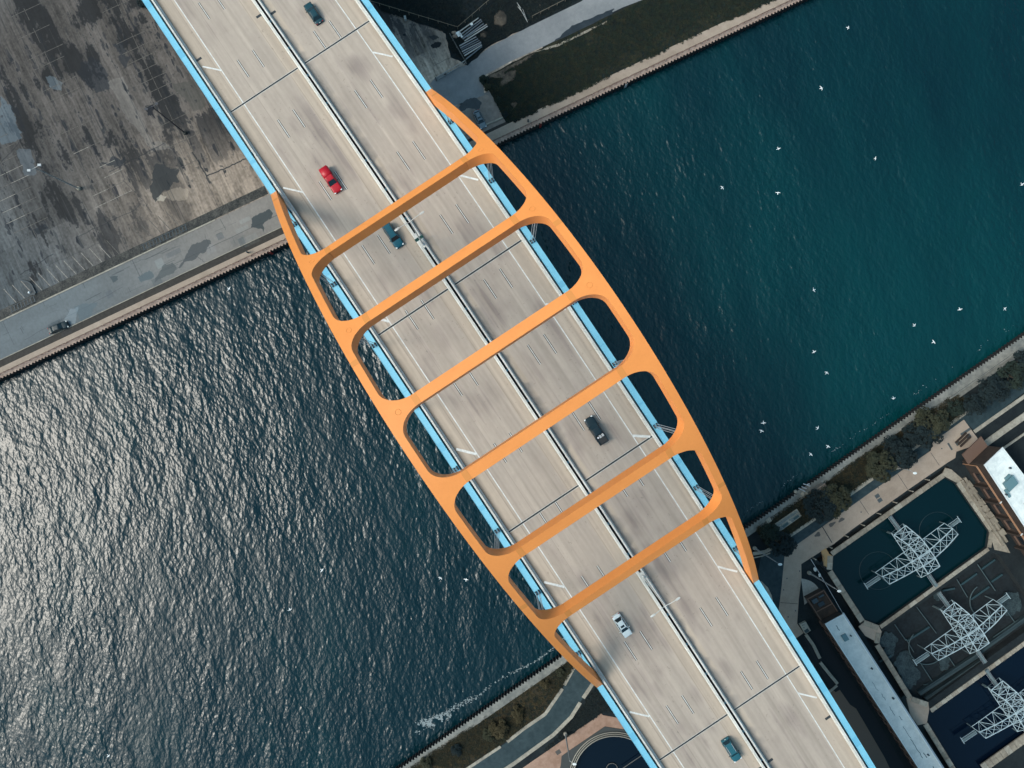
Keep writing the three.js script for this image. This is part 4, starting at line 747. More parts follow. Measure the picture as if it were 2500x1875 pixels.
// ---- drained basin: pipes, rings and mud
{
  const tm = M([0.016, 0.042, 0.050], 0.6), tm2 = M([0.045, 0.075, 0.082], 0.6), mud = M(null, 0.8, { map: mottle(6, 256, [0.005, 0.017, 0.022], [0.034, 0.055, 0.060], [[8, 1], [30, 1]], 1.3, 0.4) });
  const o = thing('drained_basin_pipework', 'pipes and half rings lying in the drained middle basin', 'pipework');
  for (const [a, b, c, d, r] of [[2184, 1524, 2212, 1564, 0.11], [2238, 1482, 2286, 1546, 0.10], [2336, 1414, 2362, 1458, 0.11], [2386, 1377, 2430, 1442, 0.11], [2212, 1560, 2231, 1592, 0.1], [2254, 1672, 2279, 1668, 0.08], [2244, 1614, 2279, 1668, 0.11], [2316, 1604, 2334, 1631, 0.1], [2455, 1487, 2478, 1520, 0.1], [2425, 1556, 2486, 1513, 0.1]]) mesh('pipe', rod(G3(a, b, 1.1), G3(c, d, 1.1), r, r, 8), tm2, o);
  for (const [a, b, c, d] of [[2396, 1389, 2428, 1366], [2346, 1427, 2384, 1400], [2370, 1463, 2414, 1432], [2420, 1420, 2446, 1402], [2300, 1442, 2330, 1436], [2215, 1564, 2268, 1530], [2140, 1618, 2175, 1600]]) mesh('launder', barGeo(G3(a, b, 0.9), G3(c, d, 0.9), 0.42, 0.5), tm, o);
  for (const [a, b, c, d] of [[2242, 1692, 2385, 1598], [2258, 1706, 2400, 1610], [2390, 1590, 2505, 1506]]) mesh('trough', barGeo(G3(a, b, 1.2), G3(c, d, 1.2), 1.0, 1.1), mud, o);
  for (const [x, y, r, a0, a1] of [[2411, 1468, 4.3, 2.2, 5.3], [2262, 1578, 4.3, 2.4, 5.4]]) { const t = new THREE.TorusGeometry(r, 0.13, 6, 40, a1 - a0); t.rotateZ(-a1); t.rotateX(Math.PI / 2); const p = G(x, y, 1.2); t.rotateY(0); t.translate(p[0], 1.3, p[1]); mesh('half_ring', t, tm2, o); }
  for (const [x, y, r] of [[2168, 1562, 2.3], [2207, 1620, 2.6], [2222, 1650, 2.4], [2170, 1590, 1.6], [2470, 1470, 2.6], [2306, 1620, 1.8], [2290, 1450, 1.3]]) { const p = G(x, y, 0.7), pts = []; for (let k = 0; k < 40; k++) { const t = k / 40 * Math.PI * 2, q = r * (0.45 + 1.0 * fbm(x + Math.cos(t) * 1.8 + 9, y + Math.sin(t) * 1.8 + 9, 3)); pts.push([p[0] + Math.cos(t) * q * 0.9, p[1] + Math.sin(t) * q * 1.1]); } mesh('mud_bank', slab(pts, 0.5 + rr(0.1, 0.35), 0.3), mud, o); }
  // circles left by the scrapers under the first basin's surface show as dark rings
  const s = thing('scraper_rings', 'faint dark scraper rings standing just out of the first basin', 'scraper');
  for (const [x, y] of [[2290, 1296], [2144, 1393]]) { const t = new THREE.TorusGeometry(4.5, 0.07, 6, 72); t.rotateX(Math.PI / 2); const p = G(x, y, 1.7); t.translate(p[0], 1.7, p[1]); mesh('ring', t, M([0.006, 0.022, 0.028], 0.6), s); }
}
// ---- truss bridges that carry the scrapers
{
  const white = M([0.37, 0.46, 0.49], 0.5), grey = M([0.13, 0.17, 0.18], 0.6), dk = M([0.10, 0.14, 0.15], 0.6);
  const o = thing('scraper_truss', 'white steel scraper truss standing in the first basin, topmost of three', 'steel truss');
  const Lo = GY + 1.0, Hi = GY + 2.6, P = (a) => { const r = []; for (let i = 0; i < a.length; i += 3) r.push(G3(a[i], a[i + 1], a[i + 2] ? Hi : Lo)); return r; };
  const unit = new THREE.BoxGeometry(1, 1, 1);
  const bar = (p, q, w, parent, nm = 'truss_bar', m = white) => { const d = q.clone().sub(p), L = d.length(); if (L < 0.05) return; const b = mesh(nm, unit, m, parent); b.position.copy(p).add(q).multiplyScalar(0.5); b.quaternion.setFromUnitVectors(V(0, 0, 1), d.normalize()); b.scale.set(w * 0.66, w * 0.66, L); };
  const wing = sub('cross_truss', o), body = sub('main_truss', o);
  // subdivide chords into equal bays
  const div = (pts, n) => { const l = [0]; for (let i = 1; i < pts.length; i++) l.push(l[i - 1] + pts[i].distanceTo(pts[i - 1])); const r = []; for (let k = 0; k <= n; k++) { const t = l[l.length - 1] * k / n; let i = 1; while (i < pts.length - 1 && l[i] < t) i++; r.push(pts[i - 1].clone().lerp(pts[i], (t - l[i - 1]) / (l[i] - l[i - 1]))); } return r; };
  const NB = 10;
  const Rr = div(P([2137, 1397.8, 0, 2206.3, 1348.4, 0, 2251.9, 1317, 0, 2305, 1277.3, 0]), NB), Mm = div(P([2154, 1408, 1, 2201.5, 1386.4, 1, 2242.4, 1361.7, 1, 2269.9, 1342.7, 1, 2301.2, 1314.2, 1, 2326, 1290, 1]), NB), Ff = div(P([2171, 1426.3, 0, 2213, 1404.5, 0, 2253.8, 1381.7, 0, 2283.2, 1361.7, 0, 2314.5, 1332.3, 0, 2339.2, 1303.8, 0]), NB);
  for (let i = 0; i <= NB; i++) {
    if (i < NB) { bar(Rr[i], Rr[i + 1], 0.17, wing, 'chord'); bar(Mm[i], Mm[i + 1], 0.26, wing, 'chord'); bar(Ff[i], Ff[i + 1], 0.26, wing, 'chord');
      bar(i % 2 ? Rr[i] : Mm[i], i % 2 ? Mm[i + 1] : Rr[i + 1], 0.13, wing); bar(Mm[i], Ff[i + 1], 0.13, wing); bar(Ff[i], Mm[i + 1], 0.13, wing); bar(i % 2 ? Rr[i] : Ff[i], i % 2 ? Ff[i + 1] : Rr[i + 1], 0.09, wing, 'truss_bar', dk); }
    bar(Rr[i], Mm[i], 0.13, wing); bar(Mm[i], Ff[i], 0.15, wing); bar(Rr[i], Ff[i], 0.09, wing, 'truss_bar', dk);
  }
  const NC = 6, TL = div(P([2182.6, 1305.7, 1, 2226.2, 1336, 1, 2242.4, 1361.7, 1, 2253.8, 1381.7, 1, 2266, 1401.6, 1]), NC), TR2 = div(P([2211, 1283, 1, 2251, 1316, 1, 2269.9, 1342.7, 1, 2283.2, 1361.7, 1, 2294.6, 1382.6, 1]), NC), BL = div(P([2176, 1301, 0, 2207, 1347.5, 0, 2237.6, 1393, 0, 2249, 1410, 0]), NC), BR = BL.map((p, i) => p.clone().add(TR2[i].clone().sub(TL[i]).setY(0)));
  for (let i = 0; i <= NC; i++) {
    if (i < NC) { bar(TL[i], TL[i + 1], 0.27, body, 'chord'); bar(TR2[i], TR2[i + 1], 0.27, body, 'chord'); bar(BL[i], BL[i + 1], 0.2, body, 'chord'); bar(BR[i], BR[i + 1], 0.17, body, 'chord');
      bar(TL[i], TR2[i + 1], 0.13, body); bar(TR2[i], TL[i + 1], 0.13, body); bar(BL[i], TL[i + 1], 0.13, body); bar(TL[i], BL[i + 1], 0.12, body); bar(BR[i], TR2[i + 1], 0.13, body); bar(BL[i], BR[i + 1], 0.09, body, 'truss_bar', dk); }
    bar(TL[i], TR2[i], i % 2 ? 0.15 : 0.2, body); bar(BL[i], TL[i], 0.13, body); bar(BR[i], TR2[i], 0.13, body); bar(BL[i], BR[i], 0.1, body, 'truss_bar', dk);
  }
  for (const [a, b, c, d] of [[2147, 1409, 2114, 1431], [2318, 1285, 2342, 1268]]) { const ar = sub('end_gantry', o); bar(G3(a, b, Lo), G3(c, d, Lo), 0.95, ar, 'gantry_deck', dk); const u = G3(c, d, Lo).sub(G3(a, b, Lo)).normalize(), n = V(-u.z, 0, u.x); for (const e of [-0.5, 0.5]) bar(G3(a, b, Lo + 0.5).addScaledVector(n, e), G3(c, d, Lo + 0.5).addScaledVector(n, e), 0.1, ar, 'gantry_rail', white); bar(G3(c, d, Lo + 0.3).addScaledVector(n, -0.9), G3(c, d, Lo + 0.3).addScaledVector(n, 0.9), 0.18, ar, 'end_bar', white); }
  const cw = sub('catwalk', o);
  for (const [a, b, c, d] of [[2172, 1261, 2212, 1316], [2267, 1404, 2286, 1432]]) { bar(G3(a, b, Lo - 0.3), G3(c, d, Lo - 0.3), 0.8, cw, 'catwalk_deck', grey); const u = G3(c, d, Lo).sub(G3(a, b, Lo)).normalize(), n = V(-u.z, 0, u.x); for (const e of [-0.48, 0.48]) bar(G3(a, b, Lo + 0.6).addScaledVector(n, e), G3(c, d, Lo + 0.6).addScaledVector(n, e), 0.07, cw, 'catwalk_rail', cableMat); }
  for (const p of [BL[0], TL[0].clone().setY(Lo), BL[NC], Rr[0], Rr[NB]]) bar(p.clone().setY(0.5), p.clone(), 0.3, o, 'pile', dk);
  const mv = (dx, dy) => { const a = G(2242, 1362), b = G(2242 + dx, 1362 + dy); return [b[0] - a[0], 0, b[1] - a[1]]; };
  dup(o, mv(118.7, 185), 0, 'white steel scraper truss over the drained middle basin'); dup(o, mv(233.7, 374), 0, 'white steel scraper truss in the black basin at the lower right corner');
}
// ---- buildings
{
  const brickTex = (() => { const t = mottle(5, 512, [0.020, 0.013, 0.010], [0.048, 0.030, 0.022], [[6, 1], [60, 1]], 1.1, 0.3); return t; })();
  const brick = M(null, 0.9, { map: brickTex }), roofTex = mottle(17, 1024, [0.44, 0.48, 0.47], [0.66, 0.68, 0.65], [[4, 1], [16, 0.8], [60, 0.5]], 1.1, 0.06), roofM = M(null, 0.85, { map: roofTex }), trim = M([0.12, 0.070, 0.050], 0.85), glassD = M([0.01, 0.015, 0.02], 0.2), roofMark = M([0.09, 0.14, 0.15], 0.9), pale = M([0.62, 0.66, 0.66], 0.8), unit = M([0.10, 0.19, 0.21], 0.6);
  const YR = 7.6, o = thing('long_building', 'long low brick building with a pale weathered flat roof right of the bridge', 'building');
  const A = G(2013.6, 1523, YR), B = G(2052.6, 1502, YR), d = (() => { const e = G(2211, 1828, YR), x = e[0] - A[0], z = e[1] - A[1], l = Math.hypot(x, z); return [x / l, z / l]; })(), w = (() => { const l = Math.hypot(B[0] - A[0], B[1] - A[1]); return [(B[0] - A[0]) / l, (B[1] - A[1]) / l, l]; })();
  const at = (s, t) => [A[0] + d[0] * s + w[0] * t, A[1] + d[1] * s + w[1] * t], LB = 52, WB = w[2] + 0.55;
  mesh('wall', slab([at(0.1, 0.1), at(LB, 0.1), at(LB, WB - 0.1), at(0.1, WB - 0.1)], YR - 0.12, YR - 0.12 - 0.3), brick, o);
  const rf = mesh('roof', slab([at(0, 0), at(LB, 0), at(LB, WB), at(0, WB)], YR, 0.118), roofM, o);
  for (const [s0, t0, s1, t1] of [[0, -0.02, LB, 0.16], [0, WB - 0.18, LB, WB + 0.02], [-0.02, 0.16, 0.18, WB - 0.18]]) mesh('parapet', slab([at(s0, t0), at(s1, t0), at(s1, t1), at(s0, t1)], YR + 0.22, 0.24), pale, rf);
  mesh('gutter', slab([at(0, WB + 0.05), at(LB, WB + 0.05), at(LB, WB + 0.45), at(0, WB + 0.45)], YR - 0.4, 0.2), cableMat, rf);
  for (const [s, t, r] of [[5.2, 3.55, 0.16], [14.2, 3.5, 0.2], [22.6, 3.9, 0.24], [38, 3.6, 0.18]]) { const p = at(s, t); mesh('vent', new THREE.CylinderGeometry(r, r, 0.5, 12).translate(p[0], YR + 0.25, p[1]), darkSteel, rf); }
  mesh('roof_hatch', slab([at(4.1, 1.6), at(5.7, 1.6), at(5.7, 2.75), at(4.1, 2.75)], YR + 0.45, 0.45), unit, rf);
  // stain marks and open seams of the felt
  for (const [s, t, l, k] of [[1.6, 2.0, 1.4, 0.25], [17, 1.9, 2.6, 0.12], [20.5, 2.2, 1.8, 0.16], [24, 2.1, 2.4, 0.18], [27, 2.9, 1.2, 0.2], [29.5, 2.3, 3.4, 0.16], [33, 2.2, 5.2, 0.24], [37.2, 3.0, 1.4, 0.3], [41, 3.1, 1.6, 0.3]]) { const n = 8, e = []; for (let i = 0; i <= n; i++) e.push(at(s + l * i / n, t + rr(-0.10, 0.10))); mesh('roof_crack', slab(ribbon(e, k * 0.35, k * 0.35), YR + 0.008, 0.006), roofMark, rf); }
  // window bays on the side facing the bridge
  for (let k = 0; k < 22; k++) {
    const s = 1.0 + k * 2.3; 
    for (const [y0, y1] of [[3.2, 4.5], [5.1, 6.6]]) { const f = sub('window', o); const P = (ss, yy, tt) => { const q = at(ss, tt); return V(q[0], yy, q[1]); };
      mesh('pane', barGeo(P(s, (y0 + y1) / 2, 0.10), P(s + 1.35, (y0 + y1) / 2, 0.10), 0.06, y1 - y0), glassD, f); mesh('sill', barGeo(P(s - 0.1, y0 - 0.1, -0.02), P(s + 1.45, y0 - 0.1, -0.02), 0.26, 0.12), trim, f); }
    const p = at(s + 1.82, -0.05), q = at(s + 2.12, -0.05); mesh('pilaster', barGeo(V(p[0], 3.7, p[1]), V(q[0], 3.7, q[1]), 0.32, YR - 1.0), brick, o);
  }
  for (const y of [4.85, 7.05]) { const p = at(0.1, -0.12), q = at(LB, -0.12); mesh('ledge', barGeo(V(p[0], y, p[1]), V(q[0], y, q[1]), 0.24, 0.16), trim, o); }
  // lower entrance block
  const e = thing('entrance_block', 'low brown brick entrance block at the upper end of the long building', 'building'), YE = 5.0;
  const E = (s, t) => at(s, t);
  mesh('wall', slab([E(-5.9, 0.25), E(-0.05, 0.25), E(-0.05, WB - 0.3), E(-5.9, WB - 0.3)], YE - 0.1, YE - 0.1 - 0.3), brick, e);
  const er = mesh('roof', slab([E(-6.0, 0.15), E(-0.02, 0.15), E(-0.02, WB - 0.2), E(-6.0, WB - 0.2)], YE, 0.098), M(null, 0.9, { map: brickTex, color: new THREE.Color(1.25, 1.2, 1.1) }), e);
  for (const [s0, t0, s1, t1] of [[-6.05, 0.1, -5.85, WB - 0.15], [-5.85, 0.1, -0.02, 0.28], [-5.85, WB - 0.33, -0.02, WB - 0.15], [-2.4, 0.28, -2.2, WB - 0.33]]) mesh('parapet', slab([E(s0, t0), E(s1, t0), E(s1, t1), E(s0, t1)], YE + 0.3, 0.298), trim, er);
  mesh('skylight', slab([E(-3.9, 1.5), E(-2.9, 1.5), E(-2.9, 3.0), E(-3.9, 3.0)], YE + 0.25, 0.25), glassD, er); mesh('plant_box', slab([E(-5.4, 0.7), E(-4.4, 0.7), E(-4.4, 2.0), E(-5.4, 2.0)], YE + 0.7, 0.7), darkSteel, er); mesh('plant_box', slab([E(-5.3, 2.6), E(-4.9, 2.6), E(-4.9, 3.9), E(-5.3, 3.9)], YE + 0.4, 0.4), darkSteel, er);
  // tall building at the right edge
  const YB = 11.4, t = thing('tall_building', 'tall brown brick building with a white roof at the right edge', 'building');
  const a = G(2402, 1135, YB), b = G(2448, 1091, YB), c = G(2500, 1285, YB), dl = Math.hypot(c[0] - a[0], c[1] - a[1]), D = [(c[0] - a[0]) / dl, (c[1] - a[1]) / dl], wl = Math.hypot(b[0] - a[0], b[1] - a[1]), Wd = [(b[0] - a[0]) / wl, (b[1] - a[1]) / wl];
  const at2 = (s, q) => [a[0] + D[0] * s + Wd[0] * q, a[1] + D[1] * s + Wd[1] * q];
  mesh('wall', slab([at2(0.1, 0.1), at2(40, 0.1), at2(40, wl + 3), at2(0.1, wl - 0.1)], YB - 0.12, YB - 0.12 - 0.3), brick, t);
  const r2 = mesh('roof', slab([at2(0, 0), at2(40, 0), at2(40, wl + 3), at2(0, wl)], YB, 0.118), M(null, 0.8, { map: roofTex, color: new THREE.Color(1.25, 1.25, 1.25) }), t);
  mesh('parapet', slab([at2(0, -0.02), at2(40, -0.02), at2(40, 0.22), at2(0, 0.22)], YB + 0.2, 0.23), pale, r2); mesh('parapet', slab([at2(-0.02, 0.22), at2(0.25, 0.22), at2(0.25, wl - 0.2), at2(-0.02, wl - 0.2)], YB + 0.2, 0.23), pale, r2);
  mesh('roof_unit', slab([at2(6.0, 1.2), at2(8.2, 1.2), at2(8.2, 4.0), at2(6.0, 4.0)], YB + 0.8, 0.8), unit, r2); mesh('roof_unit', slab([at2(5.4, 2.2), at2(5.95, 2.2), at2(5.95, 3.6), at2(5.4, 3.6)], YB + 0.5, 0.5), unit, r2); mesh('roof_unit', slab([at2(7.4, 0.6), at2(9.4, 0.6), at2(9.4, 1.15), at2(7.4, 1.15)], YB + 0.4, 0.4), unit, r2);
  for (const [s, q] of [[4.6, 4.6], [8.4, 0.5], [13, 3]]) { const p = at2(s, q); mesh('vent', new THREE.CylinderGeometry(0.22, 0.22, 0.5, 12).translate(p[0], YB + 0.25, p[1]), darkSteel, r2); }
  const W3 = (s, y, q) => { const p = at2(s, q); return V(p[0], y, p[1]); };
  for (let k = 0; k < 7; k++) { const s = 3.2 + k * 4.4; const f = sub('window', t); mesh('pane', barGeo(W3(s, 6.1, 0.08), W3(s + 2.2, 6.1, 0.08), 0.08, 2.6), glassD, f); mesh('sill', barGeo(W3(s - 0.2, 4.7, -0.1), W3(s + 2.4, 4.7, -0.1), 0.4, 0.18), trim, f); mesh('buttress', barGeo(W3(s + 3.0, 5, -0.3), W3(s + 3.5, 5, -0.3), 0.8, 5.2), brick, t); if (k % 2) mesh('bracket', barGeo(W3(s + 2.9, 8.6, -0.5), W3(s + 2.9, 8.6, 0.1), 0.2, 0.2), pale, t); }
  mesh('ledge', barGeo(W3(0.6, 8.3, -0.16), W3(40, 8.3, -0.16), 0.34, 0.22), M([0.30, 0.16, 0.09], 0.8), t); mesh('downpipe', barGeo(W3(0.5, 8.3, -0.2), W3(0.5, 3, -0.2), 0.2, 0.2), M([0.30, 0.16, 0.09], 0.8), t);
  mesh('canopy', slab([at2(-2.8, -0.6), at2(-0.1, -0.6), at2(-0.1, wl - 0.4), at2(-2.8, wl - 0.4)], 6.4, 0.4), trim, t);
  for (let k = 0; k < 3; k++) mesh('stair', slab([at2(-4.6 + k * 0.55, 1.2), at2(-4.2 + k * 0.55, 1.2), at2(-4.2 + k * 0.55, 4.6), at2(-4.6 + k * 0.55, 4.6)], GY + 0.5 + k * 0.4, 0.3), brick, t);
}
// ---------------------------------------------------------------- vehicles
const tyreM = M([0.015, 0.015, 0.016], 0.9), rimM = M([0.30, 0.31, 0.32], 0.4, { metalness: 0.7 }), glassM = new THREE.MeshPhysicalMaterial({ color: new THREE.Color().setRGB(0.010, 0.022, 0.028), roughness: 0.06, ior: 1.5 }), lampM = M([0.75, 0.76, 0.74], 0.2), tailM = M([0.30, 0.012, 0.01], 0.3), trimM = M([0.02, 0.021, 0.022], 0.6), plateM = M([0.72, 0.73, 0.72], 0.5);
const carPaint = (c, r = 0.28) => new THREE.MeshPhysicalMaterial({ color: new THREE.Color().setRGB(...c), roughness: 0.5, specularIntensity: 0.4, clearcoat: 0.35, clearcoatRoughness: r });
// loft of closed rings (each the same number of points), with end caps
function loft(rings, close = true) {
  const n = rings[0].length, pos = [], idx = [];
  for (const r of rings) for (const p of r) pos.push(p[0], p[1], p[2]);
  for (let i = 0; i + 1 < rings.length; i++) for (let j = 0; j < n; j++) { const a = i * n + j, b = i * n + (j + 1) % n; idx.push(a, b, a + n, b, b + n, a + n); }
  if (close) for (const i of [0, rings.length - 1]) { const b = pos.length / 3; const c = rings[i].reduce((s, p) => [s[0] + p[0] / n, s[1] + p[1] / n, s[2] + p[2] / n], [0, 0, 0]); pos.push(...c); for (let j = 0; j < n; j++) idx.push(...(i ? [b, i * n + j, i * n + (j + 1) % n] : [b, (j + 1) % n + i * n, i * n + j])); }
  const g = new THREE.BufferGeometry(); g.setAttribute('position', new THREE.Float32BufferAttribute(pos, 3)); g.setIndex(idx); g.computeVertexNormals(); return g;
}
// front of every vehicle towards +z, wheels on y = 0
function makeCar(name, label, o) {
  const t = thing(name, label, o.category ?? 'car'), pm = carPaint(o.color), L = o.L, Wd = o.W, hz = L / 2, P = o.prof;   // P: [z/L, half width factor, deck height]
  const ring = (z, w, h) => { const r = []; const hw = w * Wd / 2, lo = 0.24; r.push([-hw * 0.90, lo, z], [-hw * 0.985, 0.42, z], [-hw, 0.6, z], [-hw * 0.97, h - 0.14, z], [-hw * 0.90, h - 0.035, z], [-hw * 0.70, h, z], [-hw * 0.25, h + 0.02, z], [hw * 0.25, h + 0.02, z], [hw * 0.70, h, z], [hw * 0.90, h - 0.035, z], [hw * 0.97, h - 0.14, z], [hw, 0.6, z], [hw * 0.985, 0.42, z], [hw * 0.90, lo, z]); return r; };
  mesh('body', loft(P.map(([z, w, h]) => ring(z * L, w, h))), pm, t);
  // glasshouse: belt outline to roof outline
  const c = o.cab, bw = c.bw * Wd / 2, rw = c.rw * Wd / 2, hb = c.hb - 0.03, hr = c.hr, zf = c.zf * L, zr = c.zr * L, rf = c.rf * L, rb = c.rb * L;
  const belt = [[-bw * 0.93, zf], [bw * 0.93, zf], [bw, zf - 0.35], [bw, zr + 0.3], [bw * 0.9, zr], [-bw * 0.9, zr], [-bw, zr + 0.3], [-bw, zf - 0.35]], roof = [[-rw * 0.93, rf], [rw * 0.93, rf], [rw, rf - 0.22], [rw, rb + 0.2], [rw * 0.92, rb], [-rw * 0.92, rb], [-rw, rb + 0.2], [-rw, rf - 0.22]];
  mesh('cabin', loft([belt.map(([x, z]) => [x, hb, z]), roof.map(([x, z]) => [x, hr - 0.05, z])]), pm, t);
  const rp = mesh('roof', loft([roof.map(([x, z]) => [x * 1.01, hr - 0.05, z]), roof.map(([x, z]) => [x * 0.97, hr, z * 0.985 + 0.0]), roof.map(([x, z]) => [x * 0.6, hr + 0.025, lerp((rf + rb) / 2, z, 0.7)])]), pm, t);
  if (o.sunroof) mesh('sunroof', new THREE.BoxGeometry(rw * 1.25, 0.02, 0.42).translate(0, hr + 0.03, lerp(rb, rf, 0.72)), glassM, rp);
  if (o.rack) for (const e of [-1, 1]) mesh('roof_rail', new THREE.BoxGeometry(0.06, 0.07, (rf - rb) * 0.82).translate(e * rw * 0.86, hr + 0.05, (rf + rb) / 2), o.rack === 2 ? cableMat : trimM, rp);
  if (o.ribs) for (let k = -2; k <= 2; k++) mesh('roof_rib', new THREE.BoxGeometry(0.05, 0.03, (rf - rb) * 0.75).translate(k * rw * 0.32, hr + 0.03, (rf + rb) / 2), pm, rp);
  const pane = (nm, a, b, cc, d, off) => { const q = [a, b, cc, d].map((p) => V(...p)); const nrm = q[1].clone().sub(q[0]).cross(q[3].clone().sub(q[0])).normalize().multiplyScalar(off); const v = [...q.map((p) => p.clone().add(nrm)), ...q.map((p) => p.clone().addScaledVector(nrm, -0.6))]; const g = new THREE.BufferGeometry(); g.setAttribute('position', new THREE.Float32BufferAttribute(v.flatMap((p) => p.toArray()), 3)); g.setIndex([0, 1, 2, 0, 2, 3, 4, 6, 5, 4, 7, 6, 0, 4, 1, 1, 4, 5, 1, 5, 2, 2, 5, 6, 2, 6, 3, 3, 6, 7, 3, 7, 0, 0, 7, 4]); const gg = g.toNonIndexed(); gg.computeVertexNormals(); mesh(nm, gg, glassM, t); };
  const mix = (a, b, k) => a.map((x, i) => lerp(x, b[i], k)), e0 = 0.07, e1 = 0.93;
  { const A = [-bw * 0.88, hb, zf], B = [bw * 0.88, hb, zf], C = [rw * 0.86, hr - 0.05, rf], D = [-rw * 0.86, hr - 0.05, rf]; pane('windshield', mix(A, D, e0), mix(B, C, e0), mix(B, C, e1), mix(A, D, e1), 0.014); }
  { const A = [bw * 0.82, hb, zr], B = [-bw * 0.82, hb, zr], C = [-rw * 0.84, hr - 0.05, rb], D = [rw * 0.84, hr - 0.05, rb]; pane('rear_window', mix(A, D, 0.1), mix(B, C, 0.1), mix(B, C, 0.92), mix(A, D, 0.92), 0.014); }
  for (const s of [-1, 1]) { const zm = (zf + zr) / 2 - 0.05, A = (z) => [s * bw, hb, z], U = (z) => [s * rw, hr - 0.05, z]; for (const [z0, z1] of [[zf - 0.45, zm + 0.05], [zm - 0.05, zr + 0.38]]) { const k = (z) => clamp((z - (zr + 0.3)) / (zf - 0.35 - zr - 0.3)), r = (z) => lerp(rb + 0.2, rf - 0.22, k(z)); const a = mix(A(z0), U(r(z0)), 0.1), b = mix(A(z1), U(r(z1)), 0.1), d = mix(A(z0), U(r(z0)), 0.9), c2 = mix(A(z1), U(r(z1)), 0.9); s < 0 ? pane('side_window', b, a, d, c2, -0.014) : pane('side_window', b, a, d, c2, 0.014); } }
  for (const z of [o.axF * L, o.axR * L]) for (const s of [-1, 1]) { const wr = o.wr ?? 0.33, w = mesh('wheel', new THREE.CylinderGeometry(wr, wr, 0.23, 20).rotateZ(Math.PI / 2).translate(s * (Wd / 2 - 0.10), wr, z), tyreM, t); mesh('rim', new THREE.CylinderGeometry(wr * 0.62, wr * 0.62, 0.24, 14).rotateZ(Math.PI / 2).translate(s * (Wd / 2 - 0.097), wr, z), rimM, w); }
  for (const s of [-1, 1]) {
    mesh('headlight', new THREE.SphereGeometry(1, 12, 8).scale(0.20, 0.07, 0.17).rotateY(s * 0.5).translate(s * Wd * 0.36, o.hl ?? 0.68, hz - (o.hlz ?? 0.20)), o.lampM ?? lampM, t);
    mesh('taillight', new THREE.BoxGeometry(0.3, 0.16, 0.10).translate(s * Wd * 0.35, 0.82, -hz + 0.09), tailM, t);
    const m = mesh('mirror', new THREE.SphereGeometry(1, 10, 8).scale(0.14, 0.09, 0.08).translate(s * (Wd / 2 + 0.12), hb + 0.08, zf - 0.42), o.mirror ? pm : trimM, t);
  }
  mesh('front_bumper', new THREE.BoxGeometry(Wd * 0.80, 0.16, 0.14).translate(0, 0.40, hz - 0.10), o.bumper ?? pm, t); mesh('rear_bumper', new THREE.BoxGeometry(Wd * 0.84, 0.18, 0.14).translate(0, 0.44, -hz + 0.06), o.bumper ?? pm, t);
  mesh('license_plate', new THREE.BoxGeometry(0.32, 0.16, 0.03).translate(0, o.plateY ?? 0.72, -hz + 0.01), plateM, t);
  if (o.bed) {
    const [z0, z1] = o.bed.map((v) => v * L), h = o.bedH, lid = o.lid;
    if (lid) { mesh('bed_cover', loft([[[-Wd * 0.44, h, z0], [Wd * 0.44, h, z0], [Wd * 0.44, h, z1], [-Wd * 0.44, h, z1]].map((p) => p), [[-Wd * 0.43, h + lid, z0 + 0.04], [Wd * 0.43, h + lid, z0 + 0.04], [Wd * 0.42, h + lid + 0.03, z1], [-Wd * 0.42, h + lid + 0.03, z1]]]), pm, t); }
    else {
      mesh('bed_floor', new THREE.BoxGeometry(Wd * 0.80, 0.04, z1 - z0).translate(0, h + 0.055, (z0 + z1) / 2), trimM, t);
      for (const s of [-1, 1]) mesh('bed_side', new THREE.BoxGeometry(Wd * 0.07, 0.32, z1 - z0).translate(s * Wd * 0.44, h + 0.12, (z0 + z1) / 2), pm, t);
      mesh('tailgate', new THREE.BoxGeometry(Wd * 0.92, 0.34, 0.08).translate(0, h + 0.12, z0 - 0.02), pm, t);
    }
  }
  return t;
}
const sedanProf = [[-0.5, 0.72, 0.62], [-0.488, 0.86, 0.86], [-0.44, 0.93, 0.93], [-0.30, 0.985, 0.95], [-0.1, 1, 0.95], [0.12, 1, 0.95], [0.24, 0.985, 0.94], [0.36, 0.95, 0.88], [0.45, 0.88, 0.78], [0.49, 0.76, 0.66], [0.5, 0.62, 0.52]];
const sedanCab = { bw: 0.90, rw: 0.66, hb: 0.93, hr: 1.42, zf: 0.25, zr: -0.37, rf: 0.08, rb: -0.22 };
const suvProf = [[-0.5, 0.80, 0.72], [-0.49, 0.92, 1.02], [-0.4, 0.97, 1.06], [-0.1, 1, 1.06], [0.15, 1, 1.06], [0.26, 0.985, 1.05], [0.38, 0.95, 0.99], [0.46, 0.88, 0.90], [0.492, 0.77, 0.76], [0.5, 0.66, 0.55]];
const suvCab = { bw: 0.90, rw: 0.72, hb: 1.05, hr: 1.72, zf: 0.225, zr: -0.485, rf: 0.09, rb: -0.43 };
const truckProf = [[-0.5, 0.92, 0.90], [-0.495, 0.96, 0.98], [-0.3, 0.98, 1.0], [-0.05, 1, 1.02], [0.2, 1, 1.04], [0.27, 0.985, 1.06], [0.40, 0.96, 1.03], [0.47, 0.92, 0.96], [0.495, 0.82, 0.82], [0.5, 0.72, 0.55]];
const onDeck = (car, X, T, dir) => { const p = BD(X, T, 0.012), q = BD(X + dir, T, 0.012); car.position.copy(p); car.rotation.set(0, Math.atan2(q.x - p.x, q.z - p.z), 0); return car; };
onDeck(makeCar('sedan', 'dark teal sedan at the top of the bridge with a white rear plate', { L: 4.75, W: 1.84, color: [0.008, 0.045, 0.060], prof: sedanProf, cab: sedanCab, axF: 0.30, axR: -0.29, plateY: 0.98, lampM: trimM, bumper: trimM }), -83.1, 8.2, -1);
